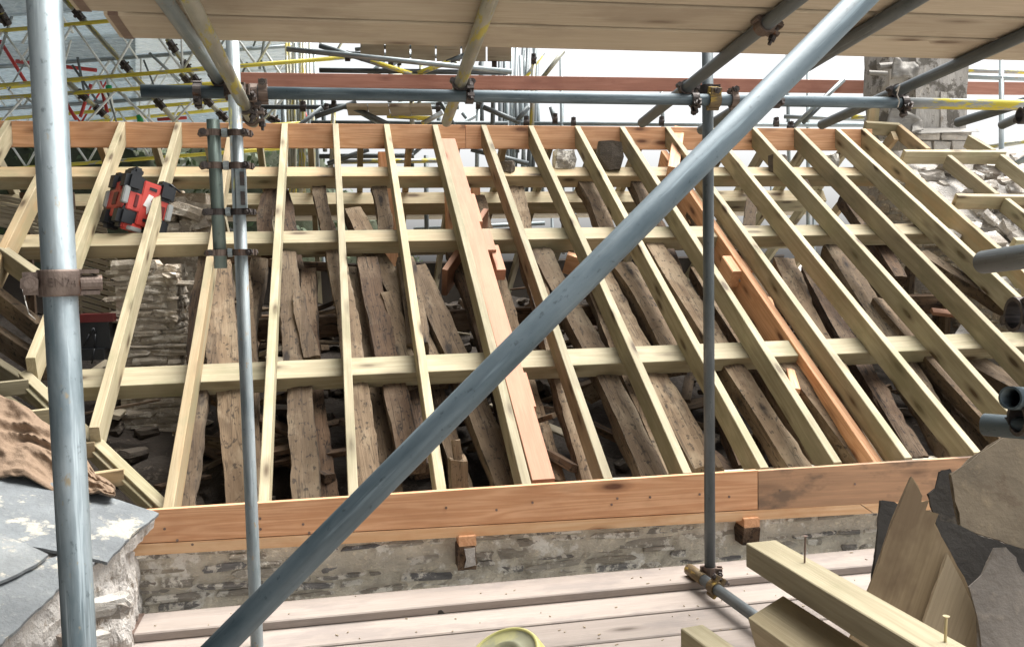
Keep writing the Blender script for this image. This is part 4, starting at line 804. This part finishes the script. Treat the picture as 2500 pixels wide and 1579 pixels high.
# ------------------------------------------------------------------ sheeted canopy over the neighbouring roof
tr = thing('canopy', V((-5, 13, -4.6)), 'grey-blue sheeted temporary canopy carried on lattice beams beyond the ridge', 'canopy')
c00, c10, c01, c11 = PD(-160, -40, 13.5), PD(735, -110, 12.6), PD(-160, 350, 18.5), PD(742, 292, 17.6)
def CP(u, v_): return c00.lerp(c10, u).lerp(c01.lerp(c11, u), v_)
cn = (c10-c00).cross(c01-c00).normalized(); cn = cn if cn.z > 0 else -cn
rows = 9; v0 = -1.5; nr = 22
rowv = [v0+.14*i for i in range(int((1.05-v0)/.14)+2)]
for i, (va, vb2) in enumerate(zip(rowv, rowv[1:])):
    us = [-.9, -.35, .12, .55, 1.0] if va > -.1 else [-.9, -.2, .4, 1.0]
    for u0, u1 in zip(us, us[1:]):
        vs = []; fs = []; n = 32; lift = .03*(i % 2)+.012*(us.index(u0) % 2)
        for j in range(n+1):
            v_ = va+(vb2-va+.012)*j/n; h = .018 if (j//2) % 2 else 0
            for u in (u0, u1+.01): vs.append(CP(u, v_)+cn*(h+lift-.02*j/n))
        for j in range(n): fs.append((2*j, 2*j+1, 2*j+3, 2*j+2))
        mk('roof_sheet', vs, fs, R.choice([MAT['sheet'], MAT['sheet'], MAT['sheet2'], MAT['sheet3']]) if u1 < .9 else R.choice([MAT['sheet2'], MAT['sheet']]), None, tr)
def lattice(x0, y0, x1, y1, sep, d0, d1, chord, strut, step=.55, reds=()):
    A, B = PD(x0, y0, d0), PD(x1, y1, d1); A2, B2 = A-V((0, .05, sep)), B-V((0, .05, sep))
    lb = tube('lattice_beam', A, B, chord, tr, n=10, r=.027); tube('chord', A2, B2, chord, lb, n=10, r=.027)
    L = (B-A).length; n = int(L/step)
    for i in range(n):
        p, q = A.lerp(B, i/n), A.lerp(B, (i+.5)/n); p2, q2_ = A2.lerp(B2, i/n), A2.lerp(B2, (i+.5)/n); m = MAT['redp'] if i in reds else strut
        tube('strut', p, q2_, m, lb, n=8, r=.016); tube('strut', q2_, A.lerp(B, (i+1)/n), m, lb, n=8, r=.016)
        if i % 3 == 0: tube('strut', q, q2_, m, lb, n=8, r=.014)
lattice(-160, 90, 900, -5, .74, 12.4, 11.6, MAT['chord'], MAT['white'], .95)
lattice(-160, 305, 760, 228, .78, 14.2, 13.4, MAT['chord'], MAT['white'], .9)
lattice(-160, 232, 560, 160, .72, 15.5, 15.0, MAT['chord'], MAT['white'], .95, (2,))
lattice(-160, 60, 760, -10, .7, 16.5, 16.0, GALV, MAT['white'], 1.0)
lattice(-160, 175, 720, 112, .62, 13.4, 12.8, GALV, MAT['white'], .8); lattice(-160, 250, 740, 190, .6, 12.2, 11.9, MAT['chord'], MAT['white'], 1.1)
rk = random.Random(4)
for i in range(26):
    x, y = rk.uniform(-40, 700), rk.uniform(-10, 230); dx = rk.choice((-1, 1))*rk.uniform(15, 75); tube('strut', PD(x, y, 12.6), PD(x+dx, y+rk.uniform(60, 130), 12.9), rk.choice([MAT['white'], MAT['white'], GALV, GD]), tr, n=8, r=rk.uniform(.012, .024))
tube('strut', PD(40, 150, 13.2), PD(235, 172, 13.2), MAT['redp'], tr, n=8, r=.03)
for (x0, y0, x1, y1, m) in ((0, 100, 62, 200, 'redp'), (222, 206, 196, 286, 'redp'), (244, 200, 262, 275, 'redp'), (160, 250, 186, 292, 'redp'), (385, 292, 455, 288, 'redp'), (742, 270, 750, 297, 'redp'), (262, 190, 276, 275, 'white'), (265, 210, 268, 228, 'green'), (340, 282, 343, 298, 'green')):
    tube('strut', PD(x0, y0, 12.9), PD(x1, y1, 12.9), MAT[m], tr, n=8, r=.045 if m == 'green' else .025)
for (x0, y0, x1, y1) in ((150, -10, 432, 300), (-40, -40, 22, 62), (408, 95, 492, 215), (120, 160, 265, 290), (440, 180, 560, 300), (590, 250, 680, 300)):
    t_ = tube('purlin_tube', PD(x0, y0, 12.2), PD(x1, y1, 12.6), MAT['galvy'], tr, n=10, r=.036)
    for f in (.15, .55, .85): coupler(PD(x0, y0, 12.2).lerp(PD(x1, y1, 12.6), f), PD(x1, y1, 12.6)-PD(x0, y0, 12.2), -FW, tr, RUD, .10, 1.6)
for (x0, d_) in ((-140, 13), (690, 12.4), (-900, 9)):
    p = PD(x0, 200, d_); tube('post', V((p.x, p.y, -4.6)), p, GD, tr, n=10, r=.04)
# canopy continued unseen overhead left; dark sheets and sides added to cut sky light
for i in range(18):
    y0 = -10.6+i*1.1
    for x0, x1 in ((-9.2, -4.9), (-4.9, -.55)):
        vs = []; fs = []; n = 12
        for j in range(n+1):
            y = y0+1.12*j/n; h = .02*(j//2 % 2)
            for x in (x0, x1): vs.append(V((x, y, 5.6+.06*(x+9)+h+.02*(i % 2))))
        for j in range(n): fs.append((2*j, 2*j+1, 2*j+3, 2*j+2))
        mk('roof_sheet', vs, fs, MAT['felt_shade'], None, tr)  # unseen dark cover, added to reduce overhead and bounced light on the left
for i in range(14):
    z0 = -4.6+i*.74; vs = []; fs = []; box(vs, fs, (-9.3, -.8, z0+.365), (.05, 20, .72)); mk('shade_sheet', vs, fs, MAT['felt_shade'], None, tr)  # unseen wall added to keep sky light off left-facing sides
    vs = []; fs = []; box(vs, fs, (-5.9, -10.9, z0+.365), (6.7, .05, .72)); mk('shade_sheet', vs, fs, MAT['felt_shade'], None, tr)  # unseen closing wall added to block light from the front left
for x in (-9.0, -5.0, -.7): tube('shade_cover_beam', V((x, -10.7, 5.5+.06*(x+9))), V((x, 9.4, 5.5+.06*(x+9))), MAT['chord'], tr, n=10, r=.04)  # beams of the added unseen cover
for x, y in ((-9.0, -10.6), (-9.0, 9.2), (-5, -10.6), (-2.6, -10.6)): tube('post', V((x, y, -4.6)), V((x, y, 5.45+.06*(x+9))), GD, tr, n=10, r=.04)  # posts of the added unseen cover
# ------------------------------------------------------------------ offcut pile at the lower right
ph = -FW*1.0+V((0, 0, .35))
def PL(x, y, d_): q = PD(2300, 1350, d_); n = ph.normalized(); r_ = ray(x, y); return CAM+r_*((q-CAM).dot(n)/r_.dot(n))
def sheetp(name, pts, d_, th, mat, label, cat, jag=.004):
    o = slab(name, [PL(x, y, d_) for x, y in pts], th*.5, ph, mat, None, jag, label=label, cat=cat)
    for k in (1, 2): slab('split_layer', [PL(x+R.uniform(-4, 4), y-R.uniform(-2, 4), d_+th*.5*k+.0005) for x, y in pts], th*.45, ph, mat, o, jag*1.3)
    return o
sheetp('slate_offcut', [(2152, 1224), (2182, 1224), (2194, 1232), (2170, 1330), (2200, 1640), (2120, 1640), (2128, 1440), (2138, 1360), (2143, 1300)], 2.16, .012, MAT['slate_dark'], 'narrow dark slate edge sticking out behind the pointed board', 'slate')
sheetp('slate_offcut', [(2268, 1205), (2284, 1192), (2296, 1150), (2322, 1147), (2352, 1290), (2352, 1640), (2280, 1640), (2284, 1262)], 2.30, .014, MAT['slate_dark'], 'black notched slate between the pointed board and the big tan slate', 'slate')
sheetp('slate_offcut', [(2322, 1158), (2440, 1075), (2640, 930), (2640, 1430), (2500, 1338), (2346, 1286)], 2.15, .016, MAT['slate_tan'], 'big dusty tan slate leaning at the top of the offcut pile', 'slate')
sheetp('slate_offcut', [(2282, 1266), (2344, 1285), (2400, 1310), (2500, 1342), (2640, 1380), (2640, 1640), (2400, 1640), (2330, 1400)], 2.06, .016, MAT['slate_dark'], 'long dark slate slanting below the big tan slate', 'slate')
sheetp('slate_offcut', [(2428, 1340), (2455, 1335), (2478, 1362), (2490, 1395), (2560, 1460), (2600, 1660), (2400, 1660), (2385, 1500), (2366, 1432), (2400, 1400), (2412, 1375)], 1.90, .012, MAT['slate_grey'], 'rounded pale grey slate at the front of the pile', 'slate', .004)
sheetp('board_offcut', [(2121, 1440), (2181, 1270), (2225, 1163), (2240, 1188), (2252, 1210), (2246, 1226), (2268, 1222), (2260, 1244), (2292, 1254), (2280, 1280), (2318, 1346), (2352, 1410), (2396, 1502), (2480, 1670), (2040, 1660)], 1.98, .016, MAT['ply'], 'pointed brown board offcut with a broken tip standing in the pile', 'offcut', .0015)
sheetp('board_offcut', [(2258, 1512), (2314, 1352), (2348, 1416), (2390, 1500), (2466, 1660), (2210, 1660)], 1.955, .014, MAT['ply2'], 'paler board offcut lying flat against the pointed brown one', 'offcut', .0015)
za = .40
a, b = PZ(1822, 1325, za), PZ(2250, 1582, za); ax = (b-a).normalized(); sd2 = V((-ax.y, ax.x, 0)).normalized(); sd2 = sd2 if sd2.y > 0 else -sd2
off = sd2*.0375-V((0, 0, .0275))
tA = beam('timber_baulk', a+off, a+off+ax*1.25, .075, .055, NEW, None, Z_AX, ch=.002, label='pale square baulk with an upright nail and screw in its top', cat='timber')
def nail(name, px, py, px2, py2, mat, r, parent):
    p = PZ(px2, py2, za); h = (PD(px, py, (p-CAM).dot(FW)).z-p.z); vs = []; fs = []
    cyl(vs, fs, p-V((0, 0, .01)), p+V((.002, 0, h)), r, 8); cyl(vs, fs, p+V((.002, 0, h-.003)), p+V((.002, 0, h)), r*.8, 10, r*2.4); mk(name, vs, fs, mat, None, parent)
nail('nail', 1962, 1306, 1964, 1373, MAT['nail'], .0021, tA); nail('screw', 2317, 1501, 2307, 1566, MAT['zinc'], .0024, tA)
zb2 = .285; a2, b2 = PZ(1862, 1478, zb2), PZ(2060, 1612, zb2); ax2 = (b2-a2).normalized()
beam('timber_baulk', a2-V((0, 0, .05))+sd2*.02, a2-V((0, 0, .05))+sd2*.02+ax2*.9, .095, .125, NEW, None, Z_AX+sd2*-.45, ch=.002, e0=.35, label='rolled pale baulk with a dark sawn end beneath the nailed baulk', cat='timber')
a3 = PZ(1690, 1528, -.02); ax3 = (PZ(1790, 1600, -.02)-a3).normalized()
beam('timber_baulk', a3-V((0, 0, .035)), a3-V((0, 0, .035))+ax3*.7, .075, .07, NEW, None, Z_AX, ch=.003, label='short baulk with a torn splintered end beside the yellow tub', cat='timber')
sp_ = thing('timber_stack', PZ(2300, 1900, -.438), 'rough stack of planks carrying the offcut pile on the deck', 'stack')
bx0 = a+ax*.55
for i in range(9): beam('stack_plank', V((bx0.x-.12+R.uniform(-.03, .03), bx0.y-.42, -.415+.074*i)), V((bx0.x+.95, bx0.y-.30+R.uniform(-.03, .03), -.415+.074*i)), .42, .072, MAT['board'], sp_)
# yellow tub on the deck
def tub():
    c = PZ(1226, 1600, -.19); M = Matrix.Translation(c) @ Matrix.Scale(1.12, 4) @ Matrix.Rotation(math.radians(-24), 4, 'Y') @ Matrix.Rotation(math.radians(14), 4, 'X')
    t = thing('yellow_tub', c-V((0, 0, .22)), 'upturned yellow plastic tub with a scuffed grey base on the deck', 'tub')
    n = 40
    def lathe(name, prof, mat):
        vs = []; fs = []
        for (r, z) in prof:
            for j in range(n): an = 2*math.pi*j/n; vs.append((r*math.cos(an), r*math.sin(an), z))
        for i in range(len(prof)-1):
            for j in range(n): q = (j+1) % n; fs.append((i*n+j, i*n+q, (i+1)*n+q, (i+1)*n+j))
        return mk(name, vs, fs, mat, M, t, smooth=True)
    lathe('body', [(.15, -.24), (.156, -.236), (.152, -.225), (.112, -.012), (.108, -.002), (.101, 0), (.0985, -.004)], MAT['yelpl'])
    lathe('base', [(.0985, -.004), (.096, -.006), (.06, -.004), (.05, .002), (.045, -.006), (.02, -.008), (.0, -.008)], MAT['yeldirt'])
tub()
stone('dirt_lump', Matrix.Translation(PZ(1077, 1491, -.430)) @ Matrix.Diagonal((.03, .022, .022, 1)), MAT['slate_dark'], label='small black lump of dirt on the deck boards', cat='lump')
# carved timber end standing behind the fascia
tp = thing('tenon_post', PY(1118, 1185, .22), 'pale carved post end with a tenon sticking up behind the fascia', 'post')
pa_, pb2 = PY(1122, 1240, .2), PY(1118, 1118, .2)
rough('post', pa_, pb2, .085, .085, MAT['old_grey'], tp, Y_AX, .006, .004, .03); rough('tenon', pb2-V((0, 0, .01)), PY(1112, 1072, .2), .04, .035, MAT['old_grey'], tp, Y_AX, .003, 0, .02)
